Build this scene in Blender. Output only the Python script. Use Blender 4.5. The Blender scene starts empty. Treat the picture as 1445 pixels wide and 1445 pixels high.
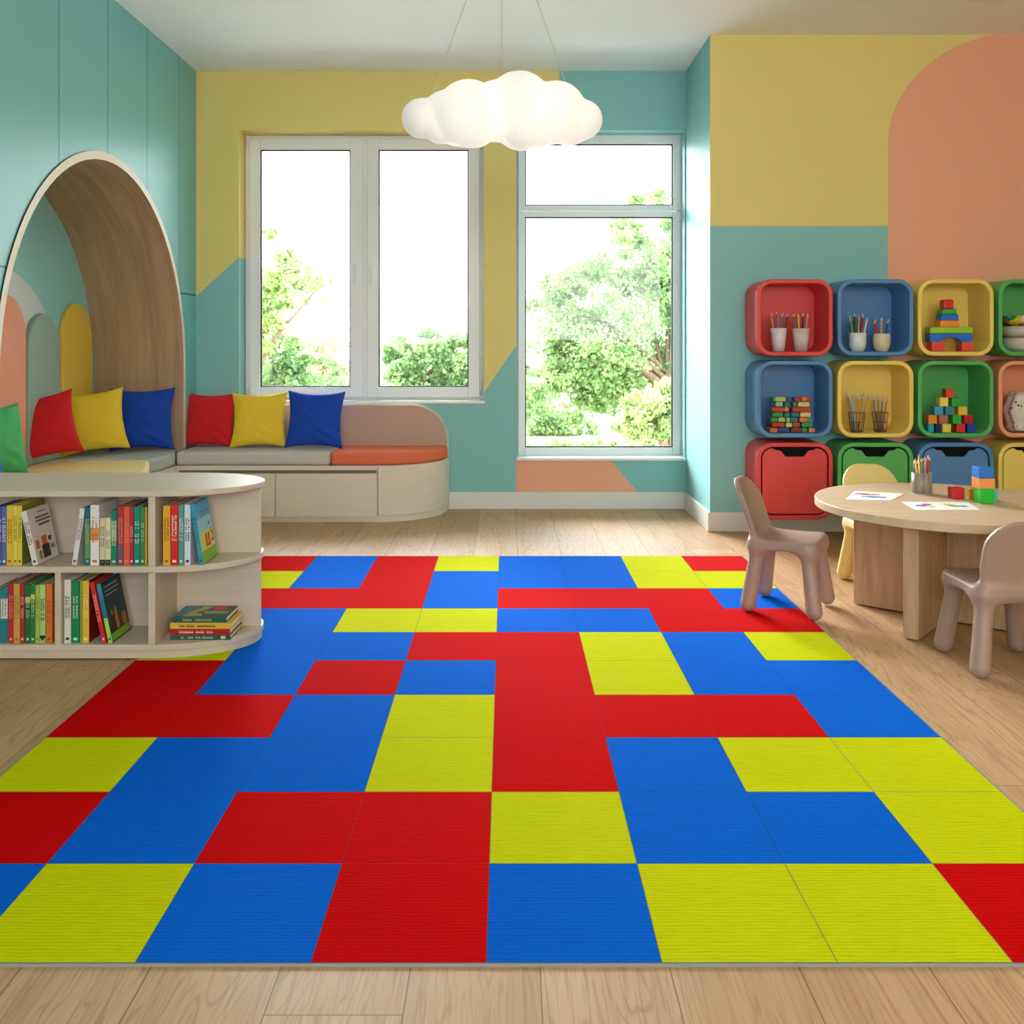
import bpy, bmesh, math, random
import numpy as np
from mathutils import Vector, Matrix
C = bpy.context.scene.collection
F = 1327.0; VX = 714.0; VY = 482.0; H = 1.08
PI = math.pi
def PX(px, y): return (px - VX) * y / F
def PZ(py, y): return H - (py - VY) * y / F
def lin(c):
    r = []
    for v in c[:3]:
        v = v / 255.0
        r.append(v / 12.92 if v <= 0.04045 else ((v + 0.055) / 1.055) ** 2.4)
    return (r[0], r[1], r[2], 1.0)
# ------------------------------------------------------------------ objects
def link(o, parent=None):
    C.objects.link(o)
    if parent: o.parent = parent
    return o
def tag(o, label=None, cat=None, group=None, kind=None):
    if label: o['label'] = label
    if cat: o['category'] = cat
    if group: o['group'] = group
    if kind: o['kind'] = kind
    return o
def thing(name, label, cat, loc=(0, 0, 0), rot=(0, 0, 0), group=None):
    o = bpy.data.objects.new(name, None); link(o)
    o.empty_display_size = 0.05
    o.location = loc; o.rotation_euler = rot
    return tag(o, label, cat, group)
def obj(name, bm, mats, parent=None, smooth=False, bevel=0, seg=3, loc=None, rot=None, ang=35):
    me = bpy.data.meshes.new(name)
    bmesh.ops.recalc_face_normals(bm, faces=bm.faces[:])
    if smooth:
        for f in bm.faces: f.smooth = True
    bm.to_mesh(me); bm.free()
    if not isinstance(mats, (list, tuple)): mats = [mats]
    for m in mats: me.materials.append(m)
    o = bpy.data.objects.new(name, me); link(o, parent)
    if loc: o.location = loc
    if rot: o.rotation_euler = rot
    if bevel:
        b = o.modifiers.new('bevel', 'BEVEL'); b.width = bevel; b.segments = seg
        b.limit_method = 'ANGLE'; b.angle_limit = math.radians(ang); b.harden_normals = True
        for p in me.polygons: p.use_smooth = True
    return o
def BM(): return bmesh.new()
def box(bm, x0, x1, y0, y1, z0, z1, mi=0, M=None):
    vs = [bm.verts.new((x, y, z)) for x in (x0, x1) for y in (y0, y1) for z in (z0, z1)]
    if M:
        for v in vs: v.co = M @ v.co
    for q in ((0, 1, 3, 2), (4, 6, 7, 5), (0, 4, 5, 1), (2, 3, 7, 6), (0, 2, 6, 4), (1, 5, 7, 3)):
        f = bm.faces.new([vs[i] for i in q]); f.material_index = mi
    return vs
def prism(bm, pts, a, b, axis='z', mi=0):
    """pts 2D polygon extruded a..b along axis"""
    def mk(p, t):
        if axis == 'z': return (p[0], p[1], t)
        if axis == 'y': return (p[0], t, p[1])
        return (t, p[0], p[1])
    A = [bm.verts.new(mk(p, a)) for p in pts]; B = [bm.verts.new(mk(p, b)) for p in pts]
    n = len(pts)
    f = bm.faces.new(A); f.material_index = mi
    f = bm.faces.new(B[::-1]); f.material_index = mi
    for i in range(n):
        f = bm.faces.new((A[i], B[i], B[(i + 1) % n], A[(i + 1) % n])); f.material_index = mi
def tube(bm, p0, p1, r0, r1=None, n=10, cap=True, mi=0):
    if r1 is None: r1 = r0
    p0 = Vector(p0); p1 = Vector(p1); d = (p1 - p0).normalized()
    u = d.orthogonal().normalized(); w = d.cross(u)
    A = []; B = []
    for i in range(n):
        t = 2 * PI * i / n; k = u * math.cos(t) + w * math.sin(t)
        A.append(bm.verts.new(p0 + k * r0)); B.append(bm.verts.new(p1 + k * r1))
    for i in range(n):
        f = bm.faces.new((A[i], A[(i + 1) % n], B[(i + 1) % n], B[i])); f.material_index = mi; f.smooth = True
    if cap:
        bm.faces.new(A[::-1]).material_index = mi; bm.faces.new(B).material_index = mi
def lathe(bm, prof, n=32, mi=0, cx=0, cy=0, wob=None):
    rings = []
    for r, z in prof:
        if r < 1e-5: rings.append([bm.verts.new((cx, cy, z))])
        else:
            rings.append([bm.verts.new((cx + (r * (wob(i, n) if wob else 1)) * math.cos(2 * PI * i / n), cy + (r * (wob(i, n) if wob else 1)) * math.sin(2 * PI * i / n), z)) for i in range(n)])
    for a, b in zip(rings, rings[1:]):
        for i in range(n):
            j = (i + 1) % n
            if len(a) == 1 and len(b) == 1: continue
            if len(a) == 1: f = bm.faces.new((a[0], b[i], b[j]))
            elif len(b) == 1: f = bm.faces.new((a[i], a[j], b[0]))
            else: f = bm.faces.new((a[i], a[j], b[j], b[i]))
            f.material_index = mi; f.smooth = True
def rrect(w, h, r, n=8, cx=0, cz=0):
    pts = []
    for (sx, sz, a0) in ((1, 1, 0), (-1, 1, 90), (-1, -1, 180), (1, -1, 270)):
        for i in range(n + 1):
            a = math.radians(a0 + 90 * i / n)
            pts.append((cx + sx * (w / 2 - r) + r * math.cos(a), cz + sz * (h / 2 - r) + r * math.sin(a)))
    return pts
# ------------------------------------------------------------------ implicit surfaces
def surface_nets(fn, lo, hi, h):
    lo = np.array(lo); hi = np.array(hi)
    n = np.ceil((hi - lo) / h).astype(int) + 1
    X, Y, Z = np.meshgrid(*[lo[i] + h * np.arange(n[i]) for i in range(3)], indexing='ij')
    S = fn(X, Y, Z); ins = S < 0
    c = n - 1
    cnt = np.zeros(c); acc = np.zeros(tuple(c) + (3,))
    offs = [(i, j, k) for i in (0, 1) for j in (0, 1) for k in (0, 1)]
    def sl(o): return tuple(slice(o[d], o[d] + c[d]) for d in range(3))
    for a in offs:
        for d in range(3):
            if a[d] == 0:
                b = list(a); b[d] = 1
                sa = S[sl(a)]; sb = S[sl(b)]
                m = (sa < 0) != (sb < 0)
                t = np.where(m, sa / np.where(m, sa - sb, 1), 0)
                for e in range(3):
                    acc[..., e] += m * (a[e] + (t if e == d else 0))
                cnt += m
    act = cnt > 0
    idx = -np.ones(tuple(c), int); idx[act] = np.arange(act.sum())
    g = np.argwhere(act)
    V = lo + h * (g + acc[act] / cnt[act][:, None])
    faces = []
    for d in range(3):
        e1, e2 = [(1, 2), (2, 0), (0, 1)][d]
        s0 = [slice(None)] * 3; s1 = [slice(None)] * 3
        s0[d] = slice(0, n[d] - 1); s1[d] = slice(1, n[d])
        a = ins[tuple(s0)]; b = ins[tuple(s1)]
        E = np.argwhere(a != b)
        E = E[(E[:, e1] > 0) & (E[:, e2] > 0) & (E[:, e1] < c[e1]) & (E[:, e2] < c[e2])]
        fl = a[tuple(E.T)]
        def q(o1, o2):
            k = E.copy(); k[:, e1] -= o1; k[:, e2] -= o2
            return idx[tuple(k.T)]
        Q = np.stack([q(1, 1), q(0, 1), q(0, 0), q(1, 0)], 1)
        Q = np.where(fl[:, None], Q, Q[:, ::-1])
        faces.append(Q)
    Fc = np.concatenate(faces)
    e = h * 0.5
    N = np.stack([fn(V[:, 0] + e, V[:, 1], V[:, 2]) - fn(V[:, 0] - e, V[:, 1], V[:, 2]),
                  fn(V[:, 0], V[:, 1] + e, V[:, 2]) - fn(V[:, 0], V[:, 1] - e, V[:, 2]),
                  fn(V[:, 0], V[:, 1], V[:, 2] + e) - fn(V[:, 0], V[:, 1], V[:, 2] - e)], 1)
    N /= np.maximum(np.linalg.norm(N, axis=1, keepdims=True), 1e-9)
    return V, Fc, N
def mesh_part(name, V, Fc, N, mat):
    u, inv = np.unique(Fc, return_inverse=True)
    me = bpy.data.meshes.new(name)
    me.from_pydata(V[u].tolist(), [], inv.reshape(Fc.shape).tolist())
    for p in me.polygons: p.use_smooth = True
    me.normals_split_custom_set_from_vertices(N[u].tolist())
    me.materials.append(mat)
    return me
def smin(a, b, k):
    h = np.clip(0.5 + 0.5 * (b - a) / k, 0, 1)
    return b * (1 - h) + a * h - k * h * (1 - h)
# ------------------------------------------------------------------ materials
class NT:
    def __init__(s, m):
        s.t = m.node_tree; s.n = s.t.nodes; s.l = s.t.links
    def add(s, typ, **kw):
        n = s.n.new(typ)
        for k, v in kw.items(): setattr(n, k, v)
        return n
    def set(s, sock, v):
        if hasattr(v, 'is_output') or isinstance(v, bpy.types.NodeSocket): s.l.new(v, sock)
        else: sock.default_value = v
    def m(s, op, a, b=0.0, c=None):
        n = s.add('ShaderNodeMath', operation=op)
        s.set(n.inputs[0], a); s.set(n.inputs[1], b)
        if c is not None: s.set(n.inputs[2], c)
        return n.outputs[0]
    def mix(s, f, a, b, mode='MIX'):
        n = s.add('ShaderNodeMix', data_type='RGBA', blend_type=mode)
        s.set(n.inputs[0], f); s.set(n.inputs[6], a); s.set(n.inputs[7], b)
        return n.outputs[2]
    def pos(s, kind='world'):
        if kind == 'world': v = s.add('ShaderNodeNewGeometry').outputs['Position']
        else: v = s.add('ShaderNodeTexCoord').outputs['Object']
        p = s.add('ShaderNodeSeparateXYZ'); s.l.new(v, p.inputs[0])
        return v, p.outputs[0], p.outputs[1], p.outputs[2]
    def comb(s, x, y, z):
        n = s.add('ShaderNodeCombineXYZ')
        s.set(n.inputs[0], x); s.set(n.inputs[1], y); s.set(n.inputs[2], z)
        return n.outputs[0]
    def noise(s, vec, scale=1.0, detail=2.0, rough=0.5, dist=0.0):
        n = s.add('ShaderNodeTexNoise'); s.l.new(vec, n.inputs['Vector'])
        n.inputs['Scale'].default_value = scale; n.inputs['Detail'].default_value = detail
        n.inputs['Roughness'].default_value = rough; n.inputs['Distortion'].default_value = dist
        return n.outputs['Fac']
    def rng(s, v, a, b, c=0.0, d=1.0):
        n = s.add('ShaderNodeMapRange'); s.set(n.inputs[0], v)
        for i, x in enumerate((a, b, c, d)): n.inputs[i + 1].default_value = x
        return n.outputs[0]
    def bump(s, h, strength=0.2, dist=0.001):
        n = s.add('ShaderNodeBump'); s.l.new(h, n.inputs['Height'])
        n.inputs['Strength'].default_value = strength; n.inputs['Distance'].default_value = dist
        return n.outputs[0]
def newmat(name, rough=0.5, spec=0.5):
    m = bpy.data.materials.new(name); m.use_nodes = True
    t = NT(m); b = t.n['Principled BSDF']
    b.inputs['Roughness'].default_value = rough
    b.inputs['Specular IOR Level'].default_value = spec
    return m, t, b
_mc = {}
def paint(c, rough=0.5, spec=0.4, var=0.03, kind='object', scale=6, bump=0.0, bscale=400, name='paint'):
    k = (c, rough, spec, var, bump, bscale, kind)
    if k in _mc: return _mc[k]
    m, t, b = newmat(name, rough, spec)
    v = t.pos(kind)[0]
    n = t.noise(v, scale, 3)
    col = lin(c)
    lo = tuple(x * (1 - var) for x in col[:3]) + (1,); hi = tuple(min(1, x * (1 + var)) for x in col[:3]) + (1,)
    t.l.new(t.mix(n, lo, hi), b.inputs['Base Color'])
    if bump: t.l.new(t.bump(t.noise(v, bscale, 2), bump, 0.001), b.inputs['Normal'])
    _mc[k] = m
    return m
def fabric(c, name='fabric', var=0.05, bump=0.35, sheen=0.0):
    m, t, b = newmat(name, 0.85, 0.25)
    v, x, y, z = t.pos('object')
    col = lin(c); n = t.noise(v, 260, 2); n2 = t.noise(v, 7, 3)
    lo = tuple(q * (1 - var * 1.6) for q in col[:3]) + (1,); hi = tuple(min(1, q * (1 + var)) for q in col[:3]) + (1,)
    t.l.new(t.mix(t.m('MULTIPLY_ADD', n, 0.6, t.m('MULTIPLY', n2, 0.4)), lo, hi), b.inputs['Base Color'])
    t.l.new(t.bump(n, bump, 0.0008), b.inputs['Normal'])
    b.inputs['Sheen Weight'].default_value = sheen
    return m
def wood(c1, c2, sx, sy, sz, name='wood', rough=0.5, kind='object', contrast=(0.35, 0.65)):
    m, t, b = newmat(name, rough, 0.35)
    v, x, y, z = t.pos(kind)
    p = t.comb(t.m('MULTIPLY', x, sx), t.m('MULTIPLY', y, sy), t.m('MULTIPLY', z, sz))
    a = t.noise(p, 1.0, 5, 0.6, 0.6); q = t.noise(p, 4.0, 3, 0.7)
    f = t.rng(t.m('MULTIPLY_ADD', a, 0.7, t.m('MULTIPLY', q, 0.3)), contrast[0], contrast[1])
    t.l.new(t.mix(f, lin(c1), lin(c2)), b.inputs['Base Color'])
    t.l.new(t.bump(q, 0.1, 0.0006), b.inputs['Normal'])
    return m
TEAL = (136, 192, 190); YEL = (230, 210, 128); ORG = (240, 172, 138)
def mat_floor():
    m, t, b = newmat('oak_planks', 0.45, 0.35)
    v, x, y, z = t.pos()
    u = t.m('DIVIDE', t.m('SUBTRACT', x, 0.0586), 0.2236)
    iu = t.m('FLOOR', u); fu = t.m('FRACT', u)
    w = t.add('ShaderNodeTexWhiteNoise', noise_dimensions='1D'); t.l.new(iu, w.inputs['W'])
    vv = t.m('ADD', t.m('DIVIDE', t.m('SUBTRACT', y, 1.508), 1.9), t.m('MULTIPLY', t.m('ADD', iu, 2.0), 0.37))
    iv = t.m('FLOOR', vv); fv = t.m('FRACT', vv)
    w2 = t.add('ShaderNodeTexWhiteNoise', noise_dimensions='2D'); t.l.new(t.comb(iu, iv, 0.0), w2.inputs['Vector'])
    r = w2.outputs['Value']
    eu = t.m('MINIMUM', fu, t.m('SUBTRACT', 1.0, fu)); ev = t.m('MINIMUM', fv, t.m('SUBTRACT', 1.0, fv))
    line = t.m('MAXIMUM', t.m('LESS_THAN', eu, 0.0055), t.m('LESS_THAN', ev, 0.0007))
    off = t.m('MULTIPLY', r, 40.0)
    p = t.comb(t.m('MULTIPLY', x, 9.0), t.m('ADD', t.m('MULTIPLY', y, 0.9), off), off)
    a = t.noise(p, 1.0, 3, 0.5, 0.8)
    ring = t.m('FRACT', t.m('MULTIPLY', a, 13.0))
    ring = t.m('ABSOLUTE', t.m('SUBTRACT', ring, 0.5))
    p2 = t.comb(t.m('MULTIPLY', x, 170.0), t.m('MULTIPLY', y, 6.0), off)
    fine = t.noise(p2, 1.0, 3, 0.65)
    base = t.mix(t.m('MULTIPLY', r, 1.0), lin((184, 144, 104)), lin((202, 164, 124)))
    base = t.mix(t.rng(a, 0.45, 0.8), base, lin((180, 140, 102)), 'MIX')
    base = t.mix(t.m('MULTIPLY', t.rng(ring, 0.36, 0.5), 0.42), base, lin((138, 98, 64)))
    base = t.mix(t.m('MULTIPLY', t.rng(fine, 0.50, 0.68), 0.5), base, lin((148, 108, 74)))
    base = t.mix(t.m('MULTIPLY', line, 0.75), base, lin((92, 66, 44)))
    t.l.new(base, b.inputs['Base Color'])
    t.l.new(t.bump(t.m('SUBTRACT', t.m('MULTIPLY', fine, -0.3), line), 0.25, 0.001), b.inputs['Normal'])
    return m
def half(t, ax, az, bx, bz, x, z):
    """1 where (x,z) lies below the line a->b  (bx>ax)"""
    s = (bz - az) / (bx - ax)
    return t.m('LESS_THAN', z, t.m('MULTIPLY_ADD', t.m('SUBTRACT', x, ax), s, az))
def wallpaint(t, v, b):
    n = t.noise(v, 250, 2)
    t.l.new(t.bump(n, 0.08, 0.0006), b.inputs['Normal'])
YB = 6.07; YR = 5.354; XL = -2.0; XC = 1.162; ZC = 2.827
def mat_back():
    m, t, b = newmat('painted_back_wall', 0.6, 0.3)
    v, x, y, z = t.pos(); B = YB
    mid = PX(510, B)
    left = t.m('LESS_THAN', x, mid)
    lA = t.m('MULTIPLY', half(t, PX(277, B), PZ(418, B), PX(337, B), PZ(363, B), x, z), t.m('LESS_THAN', z, PZ(363, B)))
    lA = t.m('MULTIPLY', lA, left)
    lB = t.m('MULTIPLY', half(t, PX(676, B), PZ(564, B), PX(728, B), PZ(488, B), x, z), t.m('SUBTRACT', 1.0, left))
    r = t.m('MULTIPLY', t.m('GREATER_THAN', x, PX(728.5, B)), t.m('LESS_THAN', z, 2.455))
    sl = t.m('MULTIPLY', t.m('GREATER_THAN', x, t.m('MULTIPLY_ADD', t.m('SUBTRACT', z, PZ(100, B)), (PX(790, B) - PX(783, B)) / (PZ(100, B) - PZ(184, B)), PX(790, B))), t.m('GREATER_THAN', z, 2.4))
    # yellow sliver between the window and the slanted edge is kept above the opening only
    r2 = t.m('MAXIMUM', t.m('MAXIMUM', lA, lB), t.m('MAXIMUM', r, sl))
    tb = t.m('MULTIPLY', t.m('LESS_THAN', z, PZ(564, B)), 1.0)
    r2 = t.m('MAXIMUM', r2, tb)
    col = t.mix(r2, lin(YEL), lin(TEAL))
    o = t.m('MULTIPLY', t.m('GREATER_THAN', x, PX(728.5, B)), t.m('LESS_THAN', z, PZ(646, B)))
    o = t.m('MULTIPLY', o, half(t, PX(860, B), PZ(648, B), PX(900, B), PZ(694, B), x, z))
    col = t.mix(o, col, lin(ORG))
    t.l.new(col, b.inputs['Base Color']); wallpaint(t, v, b)
    return m
def mat_right():
    m, t, b = newmat('painted_right_wall', 0.6, 0.3)
    v, x, y, z = t.pos(); B = YR
    teal = t.m('MAXIMUM', t.m('LESS_THAN', z, PZ(319, B)), t.m('LESS_THAN', x, XC + 0.001))
    col = t.mix(teal, lin(YEL), lin(TEAL))
    x0 = PX(1253, B); cx = PX(1440, B); cz = PZ(205, B); rx = cx - x0; rz = PZ(46, B) - cz
    ex = t.m('DIVIDE', t.m('MINIMUM', t.m('SUBTRACT', x, cx), 0.0), rx)
    ez = t.m('DIVIDE', t.m('MAXIMUM', t.m('SUBTRACT', z, cz), 0.0), rz)
    ins = t.m('LESS_THAN', t.m('ADD', t.m('POWER', t.m('ABSOLUTE', ex), 2.0), t.m('POWER', ez, 2.0)), 1.0)
    col = t.mix(ins, col, lin(ORG))
    t.l.new(col, b.inputs['Base Color']); wallpaint(t, v, b)
    return m
def mat_left():
    m, t, b = newmat('teal_wall_panels', 0.38, 0.45)
    v, x, y, z = t.pos()
    u = t.m('FRACT', t.m('DIVIDE', t.m('SUBTRACT', y, 4.206), 0.5165))
    e = t.m('MINIMUM', u, t.m('SUBTRACT', 1.0, u))
    l1 = t.m('MULTIPLY', t.m('LESS_THAN', e, 0.006), t.m('GREATER_THAN', z, 1.378))
    l2 = t.m('LESS_THAN', t.m('ABSOLUTE', t.m('SUBTRACT', z, 1.378)), 0.0045)
    line = t.m('MAXIMUM', l1, l2)
    t.l.new(t.mix(line, lin((116, 186, 188)), lin((24, 62, 62))), b.inputs['Base Color'])
    t.l.new(t.bump(t.m('SUBTRACT', 1.0, line), 0.5, 0.002), b.inputs['Normal'])
    return m
def mat_niche():
    m, t, b = newmat('niche_wall_paint', 0.6, 0.3)
    v, x, y, z = t.pos()
    d = t.m('ADD', t.m('POWER', t.m('SUBTRACT', y, 4.72), 2.0), t.m('POWER', t.m('SUBTRACT', z, 0.78), 2.0))
    t.l.new(t.mix(t.m('LESS_THAN', d, 0.68 ** 2), lin((152, 214, 216)), lin((214, 222, 226))), b.inputs['Base Color'])
    wallpaint(t, v, b)
    return m
def mat_rug(c, name, lf=0.5):
    m, t, b = newmat(name, 0.95, 0.04)
    v, x, y, z = t.pos()
    p = t.comb(t.m('MULTIPLY', x, 14.0), t.m('MULTIPLY', y, 150.0), 0.0)
    n0 = t.noise(p, 1.0, 3, 0.6)
    wob = t.noise(t.comb(t.m('MULTIPLY', x, 16.0), t.m('MULTIPLY', y, 60.0), 0.0), 1.0, 2)
    rib = t.m('MULTIPLY_ADD', t.m('SINE', t.m('MULTIPLY_ADD', y, 2 * PI / 0.0095, t.m('MULTIPLY', wob, 7.0))), 0.5, 0.5)
    n = t.m('MULTIPLY_ADD', n0, 0.55, t.m('MULTIPLY', rib, 0.45))
    dash = t.rng(t.noise(t.comb(t.m('MULTIPLY', x, 26.0), t.m('MULTIPLY', y, 260.0), 3.0), 1.0, 2), 0.66, 0.72)
    u = t.m('FRACT', t.m('DIVIDE', t.m('ADD', x, 0.034 + 4 * 0.304), 0.304)); w = t.m('FRACT', t.m('DIVIDE', t.m('SUBTRACT', y, 4.714), 0.3086))
    eu = t.m('MINIMUM', u, t.m('SUBTRACT', 1.0, u)); ew = t.m('MINIMUM', w, t.m('SUBTRACT', 1.0, w))
    line = t.m('MAXIMUM', t.m('LESS_THAN', eu, 0.005), t.m('LESS_THAN', ew, 0.005))
    col = lin(c); dk = tuple(q * 0.74 for q in col[:3]) + (1,)
    base = t.mix(t.rng(n, 0.15, 0.5), dk, col)
    base = t.mix(t.m('MULTIPLY', dash, 0.30), base, tuple(q * 0.25 for q in col[:3]) + (1,))
    base = t.mix(t.m('MULTIPLY', line, lf), base, lin((40, 66, 92)))
    t.l.new(base, b.inputs['Base Color'])
    t.l.new(t.bump(t.m('SUBTRACT', n, line), 0.5, 0.0015), b.inputs['Normal'])
    return m
def mat_glass():
    m = bpy.data.materials.new('window_glass'); m.use_nodes = True
    t = NT(m); t.n.remove(t.n['Principled BSDF'])
    tr = t.add('ShaderNodeBsdfTransparent'); tr.inputs[0].default_value = (0.98, 0.99, 0.985, 1)
    gl = t.add('ShaderNodeBsdfGlossy'); gl.inputs['Roughness'].default_value = 0.02
    fr = t.add('ShaderNodeFresnel'); fr.inputs[0].default_value = 1.35
    mx = t.add('ShaderNodeMixShader')
    t.l.new(fr.outputs[0], mx.inputs[0]); t.l.new(tr.outputs[0], mx.inputs[1]); t.l.new(gl.outputs[0], mx.inputs[2])
    t.l.new(mx.outputs[0], t.n['Material Output'].inputs[0])
    return m
def mat_leaf(c, c2, name):
    m = bpy.data.materials.new(name); m.use_nodes = True
    t = NT(m); t.n.remove(t.n['Principled BSDF'])
    v = t.pos()[0]
    col = t.mix(t.rng(t.noise(v, 3.5, 3), 0.35, 0.65), lin(c), lin(c2))
    d = t.add('ShaderNodeBsdfDiffuse'); tr = t.add('ShaderNodeBsdfTranslucent')
    t.l.new(col, d.inputs[0]); t.l.new(col, tr.inputs[0])
    mx = t.add('ShaderNodeMixShader'); mx.inputs[0].default_value = 0.45
    t.l.new(d.outputs[0], mx.inputs[1]); t.l.new(tr.outputs[0], mx.inputs[2])
    t.l.new(mx.outputs[0], t.n['Material Output'].inputs[0])
    return m
def mat_cloud():
    m, t, b = newmat('glowing_cloud', 0.5, 0.3)
    b.inputs['Base Color'].default_value = (0.60, 0.575, 0.54, 1)
    b.inputs['Emission Color'].default_value = (1.0, 0.93, 0.82, 1)
    v = t.pos()[0]
    # two bulbs inside: the diffuser glows strongest in front of them
    tot = None
    for bx in (PX(680, CY), PX(775, CY)):
        vm = t.add('ShaderNodeVectorMath', operation='DISTANCE')
        t.l.new(v, vm.inputs[0]); vm.inputs[1].default_value = (bx, CY - 0.03, PZ(157, CY))
        g = t.rng(vm.outputs['Value'], 0.09, 0.30, 0.14, 0.0)
        tot = g if tot is None else t.m('MAXIMUM', tot, g)
    t.l.new(t.m('ADD', tot, 0.12), b.inputs['Emission Strength'])
    return m
CY = 3.8
WHITE = paint((236, 236, 233), 0.45, 0.4, 0.01, name='white_paint')
PVC = paint((238, 238, 238), 0.35, 0.5, 0.01, name='white_window_frame')
CEIL = paint((248, 251, 255), 0.8, 0.2, 0.01, 'world', name='ceiling_paint')
BASEB = paint((226, 222, 215), 0.5, 0.4, 0.01, name='baseboard_paint')
GASKET = paint((30, 30, 30), 0.6, 0.3, name='black_gasket')
STEEL = paint((190, 190, 192), 0.3, 0.6, name='satin_metal')
M_floor = mat_floor(); M_back = mat_back(); M_right = mat_right(); M_left = mat_left(); M_niche = mat_niche()
GLASS = mat_glass()
LAM = wood((203, 186, 162), (211, 195, 172), 3, 60, 40, 'pale_laminate', 0.5)
LAMB = wood((226, 212, 194), (230, 217, 201), 4, 4, 60, 'bench_laminate', 0.5)
SOFF = wood((158, 128, 96), (196, 166, 132), 22, 1.3, 1.3, 'oak_arch_lining', 0.5, 'world', (0.3, 0.72))
OAK = wood((204, 174, 140), (218, 191, 158), 3, 28, 28, 'oak_table', 0.45)
OAKV = wood((186, 146, 108), (214, 178, 140), 22, 22, 2, 'oak_panels', 0.5)
CREAM = paint((232, 220, 204), 0.5, 0.4, 0.01, name='cream_edge')
# ------------------------------------------------------------------ room
YN = -3.0; XR = 3.4
def struct(o): o['kind'] = 'structure'; return o
bm = BM(); box(bm, -3.2, XR + .2, YN, YB + .3, -0.15, 0); struct(obj('floor', bm, M_floor))
bm = BM(); box(bm, -3.2, XR + .2, YN, YB + .3, ZC, ZC + .12); struct(obj('ceiling', bm, CEIL))
# back wall with two openings
W1 = (PX(337, YB), PX(683, YB), PZ(567, YB), PZ(184, YB))
W2 = (PX(729, YB), PX(966, YB), PZ(647, YB), PZ(184, YB))
bm = BM()
T0, T1 = YB, YB + 0.22
for (a, b_, c, d) in ((-2.9, W1[0], 0, ZC), (W1[0], W1[1], 0, W1[2]), (W1[0], W1[1], W1[3], ZC), (W1[1], W2[0], 0, ZC),
                      (W2[0], W2[1], 0, W2[2]), (W2[0], W2[1], W2[3], ZC), (W2[1], XC + 0.25, 0, ZC)):
    box(bm, a, b_, T0, T1, c, d)
struct(obj('wall_back', bm, M_back))
bm = BM(); box(bm, XC, XR, YR, YR + 0.2, 0, ZC); box(bm, XC, XC + 0.2, YR + .2, YB, 0, ZC); struct(obj('wall_right', bm, M_right))
bm = BM(); box(bm, XR, XR + 0.15, YN, YR, 0, ZC); struct(obj('wall_side', bm, paint(YEL, 0.6, 0.3, 0.02, 'world', name='yellow_wall_paint')))
bm = BM()
for (a, b_, c, d) in ((XL - .2, -1.6, 0, ZC), (-1.6, 3.0, 0, 1.1), (-1.6, 3.0, 2.7, ZC), (3.0, XR + .15, 0, ZC)): box(bm, a, b_, YN - .2, YN, c, d)
struct(obj('wall_front_added', bm, paint((236, 234, 228), 0.6, 0.3, 0.02, 'world', name='white_wall_paint')))  # unseen wall added behind the camera, its opening shaped to control the light
# left wall with arch
AY, AZ, AR = 4.76, 0.93, 1.09
def arch(r, n=48, z0=0.0):
    pts = [(AY - r, z0)]
    for i in range(n + 1):
        a = PI - PI * i / n
        pts.append((AY + r * math.cos(a), AZ + r * math.sin(a)))
    pts.append((AY + r, z0))
    return pts
def wall_with_arch(bm, x, ya, yb, zt, r, mi=0):
    pts = arch(r)
    V = [bm.verts.new((x, p[0], p[1])) for p in pts]
    # left block, right block, and strips up to the ceiling line
    a = bm.verts.new((x, ya, 0)); b_ = bm.verts.new((x, ya, zt)); c = bm.verts.new((x, yb, zt)); d = bm.verts.new((x, yb, 0))
    top = [bm.verts.new((x, p[0], zt)) for p in pts[1:-1]]
    bm.faces.new((a, V[0], V[1], top[0], b_))
    bm.faces.new((V[-1], d, c, top[-1], V[-2]))
    for i in range(len(top) - 1):
        bm.faces.new((V[i + 1], V[i + 2], top[i + 1], top[i]))
bm = BM(); wall_with_arch(bm, XL, YN, YB, ZC, AR); struct(obj('wall_left', bm, M_left))
ND = 0.555
bm = BM(); box(bm, XL - ND - 0.05, XL - ND, 3.5, 6.0, 0, 2.2); struct(obj('wall_niche', bm, M_niche))
# arch lining: cream front edge, oak soffit
bm = BM()
A = arch(AR + 0.004); Bq = arch(AR - 0.035)
xs = XL + 0.006
def strip(P, xa, Q, xb, mi):
    va = [bm.verts.new((xa, p[0], p[1])) for p in P]; vb = [bm.verts.new((xb, p[0], p[1])) for p in Q]
    for i in range(len(P) - 1):
        f = bm.faces.new((va[i], va[i + 1], vb[i + 1], vb[i])); f.material_index = mi; f.smooth = True
strip(A, xs, Bq, xs, 0); strip(Bq, xs, Bq, XL - ND, 1); strip(A, XL - .012, A, xs, 2)
struct(obj('trim_1', bm, [CREAM, SOFF, GASKET]))
# baseboards
bh = 0.11
bm = BM(); box(bm, XL, XC, YB - 0.014, YB, 0, bh); struct(obj('baseboard_back', bm, BASEB, bevel=0.003))
bm = BM(); box(bm, XC - .014, XR, YR - 0.014, YR, 0, bh); box(bm, XC - .014, XC, YR, YB - .014, 0, bh); struct(obj('baseboard_right', bm, BASEB, bevel=0.003))
bm = BM(); box(bm, XL, XL + .014, YN, 3.1, 0, bh); struct(obj('baseboard_left', bm, BASEB, bevel=0.003))
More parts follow.
